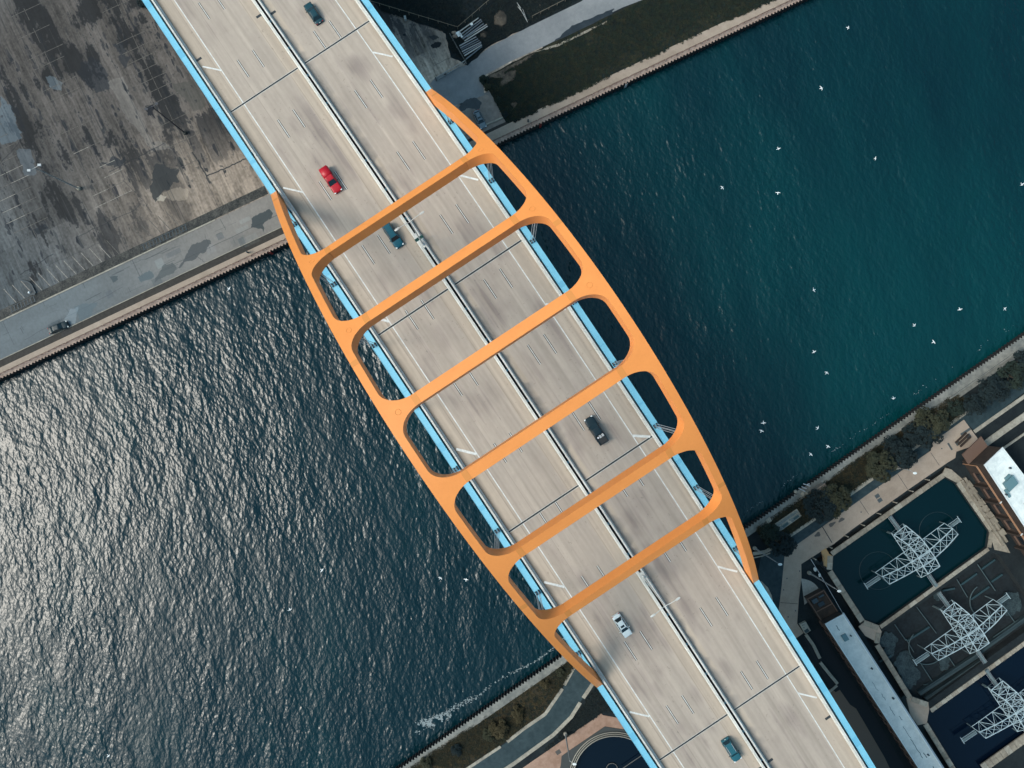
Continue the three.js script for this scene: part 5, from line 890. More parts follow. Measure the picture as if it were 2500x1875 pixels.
{ // licence plate tilted up on the boot lid stays readable as a pale rectangle from above
  onDeck(makeCar('pickup_truck', 'red pickup truck with a covered bed driving on the harbour side lanes', { category: 'pickup truck', L: 5.5, W: 1.95, color: [0.42, 0.006, 0.016], prof: truckProf, cab: { bw: 0.92, rw: 0.76, hb: 1.03, hr: 1.72, zf: 0.22, zr: -0.17, rf: 0.055, rb: -0.13 }, bed: [-0.485, -0.15], bedH: 1.0, lid: 0.62, axF: 0.32, axR: -0.28, wr: 0.38, hl: 0.86, hlz: 0.12, bumper: trimM }), -52.4, -7.4, 1);
}
onDeck(makeCar('suv', 'teal blue sport utility vehicle beside the median below the first orange strut', { L: 5.15, W: 1.98, color: [0.006, 0.085, 0.120], prof: suvProf, cab: suvCab, axF: 0.31, axR: -0.29, wr: 0.37, hl: 0.84, rack: 1, ribs: 1, mirror: 1 }), -36.5, -3.45, 1);
const bp = onDeck(makeCar('pickup_truck', 'black pickup truck with boxes in its open bed on the lake side lanes', { category: 'pickup truck', L: 5.75, W: 2.02, color: [0.008, 0.022, 0.030], prof: truckProf, cab: { bw: 0.92, rw: 0.74, hb: 1.04, hr: 1.82, zf: 0.23, zr: -0.17, rf: 0.09, rb: -0.145 }, bed: [-0.485, -0.18], bedH: 0.98, axF: 0.32, axR: -0.29, wr: 0.39, hl: 0.9, hlz: 0.12, bumper: cableMat }), 15.9, 8.1, -1);
{ // the load in the bed
  const at = (x, z, y) => V(x, y, z).applyAxisAngle(V(0, 1, 0), bp.rotation.y).add(bp.position);
  const place = (g, x, z, y, nm, lab, cat, m, grp) => { const o = tag(mesh(nm, g, m), lab, cat); o.position.copy(at(x, z, y)); o.rotation.y = bp.rotation.y; };
  const boxM = M([0.42, 0.43, 0.43], 0.7);
  place(new THREE.BoxGeometry(0.40, 0.42, 0.55), 0.02, -1.30, 1.27, 'load_box', 'pale grey box in the middle of the black pickup bed', 'box', boxM); place(new THREE.BoxGeometry(0.40, 0.42, 0.55), -0.52, -1.30, 1.27, 'load_box', 'pale grey box on the right side of the black pickup bed', 'box', boxM);
  place(new THREE.CylinderGeometry(0.17, 0.15, 0.4, 16), 0.50, -1.32, 1.26, 'load_bucket', 'round white bucket in the black pickup bed', 'bucket', M([0.75, 0.74, 0.76], 0.5));
}
onDeck(makeCar('sedan', 'white sedan with an open sunroof below the last orange strut', { L: 4.85, W: 1.84, color: [0.60, 0.66, 0.66], prof: sedanProf, cab: sedanCab, axF: 0.30, axR: -0.29, sunroof: 1, mirror: 1, lampM: M([0.55, 0.6, 0.6], 0.3) }), 49.75, -8.1, 1);
onDeck(makeCar('suv', 'blue grey sport utility vehicle with pale roof rails at the lower edge of the bridge', { L: 4.9, W: 1.92, color: [0.020, 0.105, 0.135], prof: suvProf, cab: { ...suvCab, zr: -0.47, rb: -0.36 }, axF: 0.31, axR: -0.29, wr: 0.36, hl: 0.84, rack: 2, plateY: 0.9 }), 82.6, -3.5, 1);
{ const c = makeCar('parked_car', 'silver blue car parked on the pad right of the bridge', { L: 4.5, W: 1.8, color: [0.16, 0.20, 0.225], prof: sedanProf, cab: { ...sedanCab, zr: -0.43, rb: -0.34 }, axF: 0.30, axR: -0.29, rack: 1, sunroof: 1 }); const a = G(1164, 278), b = G(1179, 310); c.position.set((a[0] + b[0]) / 2, GY + 0.03, (a[1] + b[1]) / 2); c.rotation.y = Math.atan2(b[0] - a[0], b[1] - a[1]); }
{ const c = makeCar('parked_car', 'dark sedan parked by the kerb of the quay road at the left edge', { L: 4.8, W: 1.82, color: [0.008, 0.020, 0.026], prof: sedanProf, cab: sedanCab, axF: 0.30, axR: -0.29 }); const a = G(126, 808), b = G(166, 792); c.position.set((a[0] + b[0]) / 2, GY + 0.01, (a[1] + b[1]) / 2); c.rotation.y = Math.atan2(b[0] - a[0], b[1] - a[1]); }
// ---------------------------------------------------------------- lamps, signs
{
  const pale = M([0.55, 0.55, 0.52], 0.45);
  const lamp = (X, T, label) => {
    const b = BD(X, T, 0.8), o = thing('street_lamp', label, 'street lamp', b.toArray()), h = 20.2;
    mesh('base_plate', new THREE.CylinderGeometry(0.28, 0.34, 0.25, 12).translate(0, 0.12, 0), pale, o);
    mesh('pole', new THREE.CylinderGeometry(0.075, 0.15, h, 12).translate(0, h / 2, 0), pale, o);
    for (const s of [-1, 1]) {
      const u = V(cb[0], 0, cb[1]).multiplyScalar(s), v = V(ca[0], 0, ca[1]), e = u.clone().multiplyScalar(2.2).setY(h + 0.55), k = V(0, h - 0.1, 0);
      const mid = u.clone().multiplyScalar(1.0).setY(h + 0.38), c = new THREE.CatmullRomCurve3([k, mid, e]);
      const arm = mesh('arm', new THREE.TubeGeometry(c, 14, 0.06, 8), pale, o);
      const hd = mesh('lamp_head', new THREE.SphereGeometry(1, 16, 10).scale(0.20, 0.10, 0.42), pale, o); hd.position.copy(e.clone().addScaledVector(u, 0.32)); hd.rotation.y = Math.atan2(u.x, u.z);
      const rg = mesh('photo_cell', new THREE.TorusGeometry(0.15, 0.045, 6, 16).rotateX(Math.PI / 2), pale, o); rg.position.copy(e.clone().addScaledVector(u, -0.02)).add(V(0, 0.08, 0));
    }
    return o;
  };
  lamp(-31.9, 0.36, 'double armed street lamp on the median below the first orange strut'); lamp(44.2, 0.36, 'double armed street lamp on the median below the last orange strut');
  const sg = thing('median_sign', 'small dark green sign with a pale rim across the bridge median', 'sign'); const p = BD(-32.9, 0.37, 0.8), u = V(cb[0], 0, cb[1]), v = V(ca[0], 0, ca[1]);
  mesh('post', rod(p, p.clone().setY(p.y + 1.4), 0.05, 0.05), darkSteel, sg);
  const nrm = v.clone().multiplyScalar(0.35).add(V(0, 0.94, 0)).normalize(), c = p.clone().add(V(0, 1.5, 0)), a = c.clone().addScaledVector(u, -0.85), b = c.clone().addScaledVector(u, 0.85);
  const g = new THREE.BoxGeometry(1.75, 0.05, 0.62), q = new THREE.Quaternion().setFromRotationMatrix(new THREE.Matrix4().makeBasis(u, nrm, u.clone().cross(nrm))); g.applyQuaternion(q); g.translate(c.x, c.y, c.z); mesh('panel', g, M([0.006, 0.05, 0.042], 0.4), sg);
  for (const e of [-0.27, 0.27]) { const r = new THREE.BoxGeometry(1.68, 0.012, 0.03).translate(0, 0.034, e).applyQuaternion(q).translate(c.x, c.y, c.z); mesh('rim_line', r, M([0.22, 0.36, 0.32], 0.5), sg); }
  mesh('control_box', barGeo(BD(-32.2, 0.25, 0.95), BD(-32.2, 0.50, 0.95), 0.35, 0.3), darkSteel, sg);
}
function mast(base, hgt, label, kind) {
  const o = thing('light_mast', label, 'light mast', [base[0], GY, base[1]]), dk = kind === 'dark', m = dk ? M([0.035, 0.036, 0.045], 0.5) : M([0.30, 0.30, 0.29], 0.5);
  mesh('footing', new THREE.CylinderGeometry(0.42, 0.48, 0.7, 14).translate(0, 0.35, 0), dk ? M([0.05, 0.05, 0.045], 0.9) : kerbMat, o);
  mesh('pole', new THREE.CylinderGeometry(0.10, 0.19, hgt, 12).translate(0, hgt / 2, 0), m, o);
  if (kind === 'twin' || dk) for (const s of [-1, 1]) { mesh('arm', barGeo(V(0, hgt - 0.15, 0), V(s * 0.95, hgt + 0.1, s * -0.5), 0.09, 0.09), m, o); mesh('lamp_head', new THREE.BoxGeometry(0.72, 0.2, 0.5).translate(s * 1.1, hgt + 0.12, s * -0.58), dk ? m : M([0.40, 0.42, 0.43], 0.4), o); }
  else { mesh('arm', barGeo(V(0, hgt - 0.1, 0), V(0.8, hgt + 0.1, 0.5), 0.08, 0.08), m, o); mesh('lamp_head', new THREE.SphereGeometry(1, 14, 10).scale(0.48, 0.14, 0.3).translate(1.0, hgt + 0.12, 0.62), M([0.72, 0.74, 0.72], 0.4), o); }
  return o;
}
mast(G(452, 325), 17.6, 'tall dark twin headed light mast in the yard, nearer to the bridge', 'dark'); mast(G(194, 461), 17.8, 'tall grey twin headed light mast in the yard, nearer to the left edge', 'twin');
mast(G(1842, 1338), 14.6, 'pale light mast right beside the bridge on the south bank', 'single'); mast(G(1975, 1398), 14.6, 'pale light mast beside the slot left of the first basin', 'single'); mast(G(2188, 1141.5), 6.6, 'short pale light mast between works road and broad footway', 'single'); mast(G(1380, 1790), 14.0, 'grey light mast beside the reddish footway at the lower edge', 'single');
{ // stubby posts along the slot below the footway
  let first; const lab = 'short pale post leaning over the slot along the broad footway';
  for (let k = 0; k < 8; k++) { const x = lerp(1984, 2258, k / 7), y = lerp(1362, 1170, k / 7), p = G(x, y); if (!first) { first = thing('edge_post', lab, 'post', [p[0], GY, p[1]], 0, 'short pale posts along the slot below the broad footway'); mesh('post', new THREE.BoxGeometry(0.2, 1.9, 0.2).translate(0, 0.95, 0), kerbMat, first); mesh('cap', new THREE.BoxGeometry(0.26, 0.1, 0.26).translate(0, 1.95, 0), kerbMat, first); } else dup(first, [p[0], GY, p[1]]); }
  const hr = thing('gangway_railing', 'thin dark railing beside the ochre step of the first basin', 'railing'); const L = [[2004, 1350], [2012, 1362], [2010, 1380], [2014, 1386]]; for (let i = 0; i < 3; i++) for (const y of [0.6, 1.1]) mesh('rail', rod(G3(...L[i], GY + y), G3(...L[i + 1], GY + y), 0.045, 0.045, 6), railMat, hr); for (const p of L) mesh('post', rod(G3(...p), G3(...p, GY + 1.12), 0.05, 0.05, 6), railMat, hr);
  const fc = thing('chain_fence', 'thin grey fence line left of the first basin', 'fence'); const F = [[1980, 1366], [2008, 1412], [2036, 1460], [2052, 1488], [2078, 1530]]; for (let i = 0; i < 4; i++) for (const y of [0.1, 1.6]) mesh('rail', rod(G3(...F[i], GY + y), G3(...F[i + 1], GY + y), 0.06, 0.06, 6), cableMat, fc); for (let i = 0; i < 4; i++) for (let k = 0; k < 3; k++) { const x = lerp(F[i][0], F[i + 1][0], k / 3), y = lerp(F[i][1], F[i + 1][1], k / 3); mesh('post', rod(G3(x, y), G3(x, y, GY + 1.7), 0.05, 0.05, 6), cableMat, fc); }
  const wt = M([0.5, 0.52, 0.5], 0.8); for (const [x, y, s, lab2] of [[1989, 1390, 0.9, 'small white sack beside the fence left of the first basin'], [2000, 1404, 0.7, 'white scrap on the grass beside the leaning mast']]) { const p = G(x, y), g = new THREE.SphereGeometry(0.3, 10, 7), q = g.attributes.position; for (let i = 0; i < q.count; i++) { const n = 0.8 + 0.5 * vnoise(q.getX(i) * 6 + x, q.getZ(i) * 6 + y); q.setXYZ(i, q.getX(i) * n * 1.5 * s, q.getY(i) * n * 0.7 * s, q.getZ(i) * n * 2.0 * s); } g.computeVertexNormals(); g.translate(p[0], GY + 0.2, p[1]); tag(mesh('sack', g, wt), lab2, 'sack'); }
}
// ---------------------------------------------------------------- north bank small things
{
  const wood = M(null, 0.9, { map: mottle(2, 256, [0.12, 0.10, 0.075], [0.26, 0.22, 0.165], [[8, 1], [40, 1]], 1.1, 0.2) }), gW = M([0.30, 0.31, 0.30], 0.6), gD = M([0.10, 0.105, 0.10], 0.7);
  const fence = (pts, n, label, hgt = 1.5) => { const o = thing('post_fence', label, 'fence'); const L = GP(pts), a = L[0], b = L[L.length - 1]; const P = (t, y) => V(lerp(a[0], b[0], t), GY + y, lerp(a[1], b[1], t)); for (let k = 0; k <= n; k++) mesh('post', rod(P(k / n, 0), P(k / n, hgt), 0.075, 0.06, 8), wood, o); for (let k = 0; k < n; k++) for (const y of [hgt * 0.93]) mesh('rail', rod(P(k / n, y + rr(-0.04, 0.04)), P((k + 1) / n, y + rr(-0.04, 0.04)), 0.06, 0.05, 6), wood, o); };
  fence([904, 8, 1118, 72], 9, 'wooden post fence running from the bridge girder to the stacked poles'); fence([1118, 72, 1206, -4], 5, 'wooden post fence running up from the stacked poles'); fence([1300, 44, 1400, -6], 5, 'wooden post fence beside the upper edge of the access road', 1.3);
  const ds = thing('leaning_frame', 'thin grey frame of leaning poles at the start of the bare track', 'frame'); for (const [x0, y0, x1, y1, h0, h1] of [[1262, 6, 1288, 54, 0.1, 1.6], [1288, 54, 1276, 22, 1.6, 0.2], [1262, 6, 1272, 20, 0.2, 1.8], [1264, 16, 1282, 38, 0.3, 0.9]]) mesh('pole', rod(G3(x0, y0, GY + h0), G3(x1, y1, GY + h1), 0.07, 0.06, 6), gW, ds);
  // rack posts and stacked poles
  const rk = thing('pole_rack', 'dark rack of posts and beams that holds the stacked poles', 'rack'); for (const [x, y] of [[1098, 82], [1106, 98], [1115, 115], [1124, 130], [1132, 142], [1139, 155]]) mesh('post', rod(G3(x, y), G3(x, y, GY + 1.9), 0.13, 0.12, 8), gD, rk); for (const h of [0.7, 1.6]) mesh('beam', barGeo(G3(1098, 82, GY + h), G3(1139, 155, GY + h), 0.14, 0.16), gD, rk);
  const tones = [[0.34, 0.35, 0.35], [0.20, 0.22, 0.24], [0.12, 0.14, 0.16], [0.42, 0.42, 0.40]].map((c) => M(c, 0.6));
  const list = [[1112, 84, 1168, 44, 3, 'long pale pole lying uppermost in the stack'], [1120, 88, 1174, 48, 1, 'grey pole second from the top of the upper stack'], [1126, 92, 1176, 52, 2, 'dark pole in the middle of the upper stack'], [1130, 95, 1180, 58, 1, 'grey pole below the middle of the upper stack'], [1140, 90, 1188, 60, 0, 'pale pole with a tan end in the upper stack'], [1134, 100, 1190, 64, 3, 'pale pole lowest in the upper stack'], [1122, 112, 1162, 90, 0, 'pale pole uppermost in the lower stack'], [1124, 117, 1166, 95, 1, 'grey pole second in the lower stack'], [1126, 121, 1170, 99, 2, 'dark pole third in the lower stack'], [1128, 126, 1174, 103, 0, 'pale pole fourth in the lower stack'], [1131, 131, 1174, 107, 1, 'grey pole fifth in the lower stack'], [1134, 136, 1176, 110, 3, 'pale pole lowest in the lower stack'], [1138, 144, 1176, 114, 1, 'thin grey pole slanting under the lower stack']];
  list.forEach(([a, b, c, d, m, lab], i) => { const p = G3(a, b, GY + 0.5 + (i % 4) * 0.32), q = G3(c, d, GY + 0.45 + (i % 3) * 0.30); const o = thing('stacked_pole', lab, 'pole', [0, 0, 0], 0, 'poles stacked on the rack'); mesh('shaft', rod(p, q, 0.16, 0.12, 10), tones[m], o); mesh('end_cap', rod(q.clone().lerp(p, 0.01), q.clone().lerp(p, -0.012), 0.19, 0.19, 10), i === 4 ? wood : tones[2], o); });
  for (const [x, y, s, lab] of [[1120.5, 91, 0.9, 'white square board lying on the stacked poles'], [1126.5, 94, 0.5, 'narrow white board beside the square one on the poles']]) { const p = G(x, y), b = tag(mesh('white_board', new THREE.BoxGeometry(s * 0.9, 0.08, 1.2), M([0.62, 0.66, 0.66], 0.6)), lab, 'board'); b.position.set(p[0], GY + 1.75, p[1]); b.rotation.y = 0.5; }
  { const p = G(1152, 66), b = tag(mesh('white_disc', new THREE.CylinderGeometry(0.33, 0.33, 0.12, 18), M([0.62, 0.66, 0.66], 0.6)), 'white round disc lying on the upper stack of poles', 'disc'); b.position.set(p[0], GY + 1.5, p[1]); }
  for (const [x, y, lab] of [[1108, 81, 'tan rubble lump at the near end of the stacked poles'], [1111, 90, 'pale rubble lump below the first one at the stack']]) { const p = G(x, y), g = new THREE.IcosahedronGeometry(0.45, 1), q = g.attributes.position; for (let i = 0; i < q.count; i++) { const n = 0.75 + 0.5 * vnoise(q.getX(i) * 4 + x, q.getZ(i) * 4 + q.getY(i) * 3 + y); q.setXYZ(i, q.getX(i) * n * 1.3, q.getY(i) * n * 0.8, q.getZ(i) * n); } g.computeVertexNormals(); g.translate(p[0], GY + 0.3, p[1]); tag(mesh('rubble', g, M([0.24, 0.19, 0.15], 0.95)), lab, 'rubble'); }
  { const p = G(990, 47), o = thing('utility_box', 'small pale utility box behind the wooden fence near the bridge', 'utility box', [p[0], GY, p[1]], 0.2); mesh('case', new THREE.BoxGeometry(0.5, 1.0, 0.9).translate(0, 0.5, 0), gW, o); mesh('door', new THREE.BoxGeometry(0.03, 0.8, 0.7).translate(0.265, 0.5, 0), kerbMat, o); }
  // gate across the yard mouth
  const gt = thing('tube_gate', 'long pale tube gate standing across the mouth of the yard', 'gate'), ga = G3(1067, 196), gb = G3(1136, 155), up = (p, y) => p.clone().setY(GY + y), mid = (t, y) => up(ga.clone().lerp(gb, t), y);
  for (const y of [0.25, 1.75]) mesh('rail', barGeo(mid(0, y), mid(1, y), 0.11, 0.11), gW, gt); for (const t of [0, 0.36, 0.72, 1]) mesh('stile', barGeo(mid(t, 0.2), mid(t, 1.8), 0.1, 0.1), gW, gt); for (let k = 1; k < 24; k++) mesh('bar', barGeo(mid(k / 24, 0.25), mid(k / 24, 1.75), 0.035, 0.035), gD, gt); for (const [a, b] of [[0, 0.36], [0.72, 1]]) mesh('brace', barGeo(mid(a, 0.3), mid(b, 1.7), 0.07, 0.07), gW, gt); mesh('lock_box', new THREE.BoxGeometry(0.5, 0.55, 0.35).translate(...mid(0.30, 0.8).toArray()), gD, gt); for (const t of [-0.03, 1.02]) mesh('gate_post', rod(mid(t, 0), mid(t, 2.1), 0.13, 0.13, 10), gD, gt);
  // ladders on the sheet piling, a bollard on the footway
  const red = M([0.22, 0.018, 0.014], 0.6), ladder = (u, m, lab) => { const o = thing('quay_ladder', lab, 'ladder'); for (const e of [0, 0.5]) { const a = N(u + e, -0.32); mesh('stile', barGeo(V(a[0], 0.2, a[1]), V(a[0], GY + 0.35, a[1]), 0.09, 0.09), m, o); } for (let y = 0.4; y < GY; y += 0.32) { const a = N(u, -0.32), b = N(u + 0.5, -0.32); mesh('rung', barGeo(V(a[0], y, a[1]), V(b[0], y, b[1]), 0.07, 0.07), m, o); } };
  const uOf = (x, y) => toN(G(x, y))[0]; ladder(uOf(1315, 300), red, 'red steel ladder on the north quay right of the bridge'); ladder(uOf(656, 616), red, 'red steel ladder on the north quay left of the bridge'); ladder(uOf(1524, 200), cableMat, 'pale steel ladder on the north quay far right of the bridge');
  const p = N(uOf(1292, 303), 1.6), bo = thing('bollard', 'short black bollard on the north footway right of the bridge', 'bollard', [p[0], GY + 0.05, p[1]]); mesh('post', new THREE.CylinderGeometry(0.17, 0.2, 1.1, 14).translate(0, 0.55, 0), darkSteel, bo); mesh('cap', new THREE.SphereGeometry(0.2, 14, 8).translate(0, 1.1, 0), darkSteel, bo);
  const p2 = N(uOf(607, 618), 1.8), bo2 = dup(bo, [p2[0], GY + 0.05, p2[1]], 0, 'short black bollard on the north footway left of the bridge');
  // bent steel beams lying at the kerb end of the yard
  const bs = thing('scrap_frame', 'bent dark steel frame lying at the lower left of the yard', 'scrap'); for (const [a, b, c, d] of [[47, 683, 70, 689], [70, 689, 78, 697], [78, 697, 87, 716], [72, 718, 86, 718]]) mesh('beam', barGeo(G3(a, b, GY + 0.2), G3(c, d, GY + 0.2), 0.3, 0.25), darkSteel, bs); const wb = new THREE.SphereGeometry(0.28, 12, 8), wp = G3(71, 714, GY + 0.3); wb.translate(wp.x, wp.y, wp.z); mesh('float', wb, M([0.7, 0.72, 0.72], 0.5), bs);
}
// ---------------------------------------------------------------- gulls
{
  const wm = M([0.80, 0.81, 0.80], 0.8), gm = M([0.55, 0.58, 0.60], 0.8);
  const bird = (sweepBack, dihedral) => {
    const body = new THREE.SphereGeometry(1, 12, 8).scale(0.10, 0.085, 0.27), head = new THREE.SphereGeometry(0.075, 10, 8).translate(0, 0.03, 0.29), tail = loft([[[-0.04, 0, -0.2], [0.04, 0, -0.2], [0.04, 0.03, -0.2], [-0.04, 0.03, -0.2]], [[-0.11, 0.0, -0.46], [0.11, 0.0, -0.46], [0.11, 0.012, -0.46], [-0.11, 0.012, -0.46]]]);
    const parts = [body, head, tail];
    for (const s of [-1, 1]) { const R2 = []; for (const [t, c, th] of [[0.0, 0.20, 0.035], [0.25, 0.21, 0.03], [0.5, 0.17, 0.022], [0.8, 0.11, 0.014], [1, 0.02, 0.006]]) { const x = s * (0.06 + 0.60 * t), z = 0.05 + (t < 0.45 ? t * 0.16 : 0.072 - (t - 0.45) * sweepBack), y = 0.03 + dihedral * (t < 0.45 ? t : 0.45 - (t - 0.45) * 0.4); R2.push([[x, y + th, z + c * 0.3], [x, y + th, z - c * 0.2], [x, y, z - c * 0.7], [x, y - th * 0.4, z]]); } parts.push(loft(R2)); }
    return mergeGeometries(parts.map((g) => { const q = g.index ? g.toNonIndexed() : g; q.deleteAttribute('uv'); q.computeVertexNormals(); return q; }));
  };
  const shapes = [bird(0.30, 0.22), bird(0.55, 0.10), bird(0.15, 0.30)];
  const lab = 'white gull flying low over the harbour water';
  const at = [2070, 68, 1.2, 2005, 215, 2.0, 1900, 363, 0.4, 2137, 387, 1.5, 1763, 458, 2.4, 1899, 471, 3.0, 2495, 450, 0.6, 1987, 708, 5.1, 2343, 755, 0.3, 2453, 754, 3.8, 2232, 794, 0.7, 2279, 835, 2.1, 1987, 859, 0.5, 2018, 910, 2.6, 1864, 1032, 0.1, 1859, 1052, 2.7, 1996, 1045, 1.0, 2021, 1090, 2.6, 1979, 1109, 2.4, 1075, 1411, 2.5, 1138, 1415, 3.0, 559, 705, 1.0, 708, 1488, 0.6, 786, 1392, 0.9, 265, 1845, 0.7, 2181, 972, 0.2];
  for (let i = 0, k = 0; i < at.length; i += 3, k++) { const h = 4 + (k * 7 % 11), p = G3(at[i], at[i + 1], h), b = tag(mesh('gull', shapes[k % 3], wm), lab, 'gull', 'gulls flying over the water'); b.position.copy(p); b.rotation.set(0, at[i + 2], (k % 5 - 2) * 0.13); const s = (k === 3 ? 0.65 : 0.9); b.scale.set(s, s, s); }
}
// ---------------------------------------------------------------- trees and bushes
{
  const leafMats = [[0.010, 0.020, 0.014], [0.030, 0.032, 0.016], [0.004, 0.013, 0.015], [0.048, 0.038, 0.016]].map((c) => new THREE.MeshPhysicalMaterial({ color: new THREE.Color().setRGB(...c), roughness: 0.95, side: THREE.DoubleSide }));
  const bark = M([0.05, 0.04, 0.03], 0.95);
  const crown = (n, size) => {   // a unit crown of leaf sprays: clumps on a lumpy shell, gaps between
    const pos = [], clumps = []; for (let k = 0; k < 26; k++) { const t = rnd() * Math.PI * 2, u = rr(-0.35, 1), r = Math.sqrt(1 - u * u); clumps.push([Math.cos(t) * r * rr(0.5, 0.86), u * rr(0.5, 0.85), Math.sin(t) * r * rr(0.5, 0.86), rr(0.22, 0.40)]); }
    for (let i = 0; i < n; i++) {
      const c = clumps[(rnd() * clumps.length) | 0], d = V(rr(-1, 1), rr(-0.5, 1), rr(-1, 1)).normalize().multiplyScalar(c[3] * Math.cbrt(rr(0.2, 1)));
      const p = V(c[0], c[1], c[2]).add(d), nn = d.clone().normalize().add(V(rr(-0.8, 0.8), rr(0, 0.9), rr(-0.8, 0.8))).normalize(), a = nn.clone().cross(V(rr(-1, 1), rr(-1, 1), rr(-1, 1))).normalize(), b = nn.clone().cross(a), s = size * rr(0.6, 1.3);
      const q = [p.clone().addScaledVector(a, -s), p.clone().addScaledVector(b, s * 0.5), p.clone().addScaledVector(a, s), p.clone().addScaledVector(b, -s * 0.5)];
      for (const j of [0, 1, 2, 0, 2, 3]) pos.push(...q[j].toArray());
    }
    const g = new THREE.BufferGeometry(); g.setAttribute('position', new THREE.Float32BufferAttribute(pos, 3)); g.computeVertexNormals(); return g;
  };
  const crowns = [crown(2600, 0.085), crown(2400, 0.09), crown(2200, 0.095)];
  const tree = (x, y, r, hgt, m, label, k) => {
    const R0 = r * 0.0955, p = G(x, y, GY + hgt * 0.6), o = thing('tree', label, 'tree', [p[0], GY, p[1]], rnd() * 6);
    mesh('trunk', new THREE.CylinderGeometry(R0 * 0.05, R0 * 0.10, hgt * 0.62, 10).translate(0, hgt * 0.31, 0), bark, o);
    for (let b = 0; b < 4; b++) { const a = b * 1.6 + k; mesh('limb', rod(V(0, hgt * 0.4, 0), V(Math.cos(a) * R0 * 0.6, hgt * 0.75, Math.sin(a) * R0 * 0.6), R0 * 0.045, R0 * 0.02, 6), bark, o); }
    const c = mesh('crown', crowns[k % 3], leafMats[m], o); c.scale.set(R0, hgt * 0.48, R0); c.position.y = hgt * 0.58; c.userData.kind = undefined; delete c.userData.kind;
  };
  tree(2272, 1032, 42, 6.5, 1, 'olive green tree nearest the quay beside the widest footway corner', 0); tree(2266, 1062, 40, 6, 2, 'dark green tree spreading onto the widest footway corner', 1); tree(2200, 1112, 40, 6, 2, 'dark green tree left of the pale bench by the works road', 2); tree(2151, 1141, 42, 6.5, 1, 'olive green tree halfway along the works road', 1);
  tree(2228, 1060, 30, 5, 2, 'dark bushy tree between the quay and the bench', 0); tree(2178, 1092, 28, 5, 2, 'small dark tree on the grass left of the bench', 2);
  tree(2042, 1222, 40, 6.5, 1, 'green tree right of the slatted shed', 2); tree(2004, 1236, 42, 6.5, 2, 'large dark tree below the slatted shed', 0); tree(1990, 1214, 24, 4.5, 2, 'small dark tree directly below the shed roof', 1);
  tree(1906, 1326, 34, 6, 2, 'dark tree between hatch slab and footway bend', 1); tree(1882, 1304, 26, 5, 0, 'dark tree left of the hatch slab beside the arch rib', 2);
  tree(2424, 952, 40, 6, 2, 'dark tree left of the bench at the right edge', 0); tree(2468, 918, 40, 6, 0, 'dark tree above the bench at the right edge', 1); tree(2494, 892, 34, 6, 2, 'dark tree cut by the right edge of the picture', 2); tree(2378, 988, 30, 5, 2, 'dark tree at the upper end of the grass strip', 0); tree(2330, 994, 22, 4, 0, 'small tree by the upper end of the pale kerb', 1);
  const bush = (x, y, r, m, label, k) => { const R0 = r * 0.097, p = G(x, y), o = thing('bush', label, 'bush', [p[0], GY, p[1]], rnd() * 6); const c = mesh('foliage', crowns[k % 3], leafMats[m], o); c.scale.set(R0, R0 * 0.7, R0); c.position.y = R0 * 0.35; mesh('stem', new THREE.CylinderGeometry(0.05, 0.09, R0 * 0.6, 8).translate(0, R0 * 0.3, 0), bark, o); };
  bush(1218, 1776, 24, 3, 'ochre tinged bush left of the curving road, largest of the pair', 0); bush(1196, 1790, 18, 1, 'green bush just left of the ochre tinged one', 1); bush(1262, 1736, 16, 3, 'ochre tinged bush nearer to the bridge on the curving road', 2); bush(1266, 1752, 12, 3, 'small ochre bush below the one nearest the bridge', 0); bush(1040, 1856, 16, 1, 'low bush at the lower edge behind the quay coping', 1); bush(1116, 1828, 15, 2, 'dark bush between the low bush and the ochre ones', 2); bush(1330, 1668, 12, 3, 'low ochre bush close to the arch end', 0); bush(1366, 1640, 12, 1, 'low green bush at the arch end beside the quay', 1);
  bush(1182, 198, 13, 0, 'dark bush at the corner of the grass bank by the access road', 1); bush(1190, 214, 10, 1, 'small bush below the corner one at the car pad', 2); bush(1216, 246, 9, 0, 'small bush right of the car pad', 0); bush(1232, 280, 9, 2, 'small dark bush at the quay end of the car pad', 1);
  bush(360, 8, 20, 2, 'dark bush at the top edge beside the harbour side girder', 2);
  // rough grass and weeds that stand up from the banks
  const tuft = (() => { const pos = []; for (let i = 0; i < 9; i++) { const a = rnd() * 6.28, l = rr(0.3, 0.6), x = Math.cos(a), z = Math.sin(a), b = V(x * 0.05, 0, z * 0.05), t = V(x * l, rr(0.15, 0.45), z * l), w = V(-z, 0, x).multiplyScalar(0.10); pos.push(...b.clone().add(w).toArray(), ...b.clone().sub(w).toArray(), ...t.toArray()); } const g = new THREE.BufferGeometry(); g.setAttribute('position', new THREE.Float32BufferAttribute(pos, 3)); g.computeVertexNormals(); return g; })();
  const inside = (p, poly) => { let c = false; for (let i = 0, j = poly.length - 1; i < poly.length; j = i++) { const a = poly[i], b = poly[j]; if ((a[1] > p[1]) !== (b[1] > p[1]) && p[0] < (b[0] - a[0]) * (p[1] - a[1]) / (b[1] - a[1]) + a[0]) c = !c; } return c; };
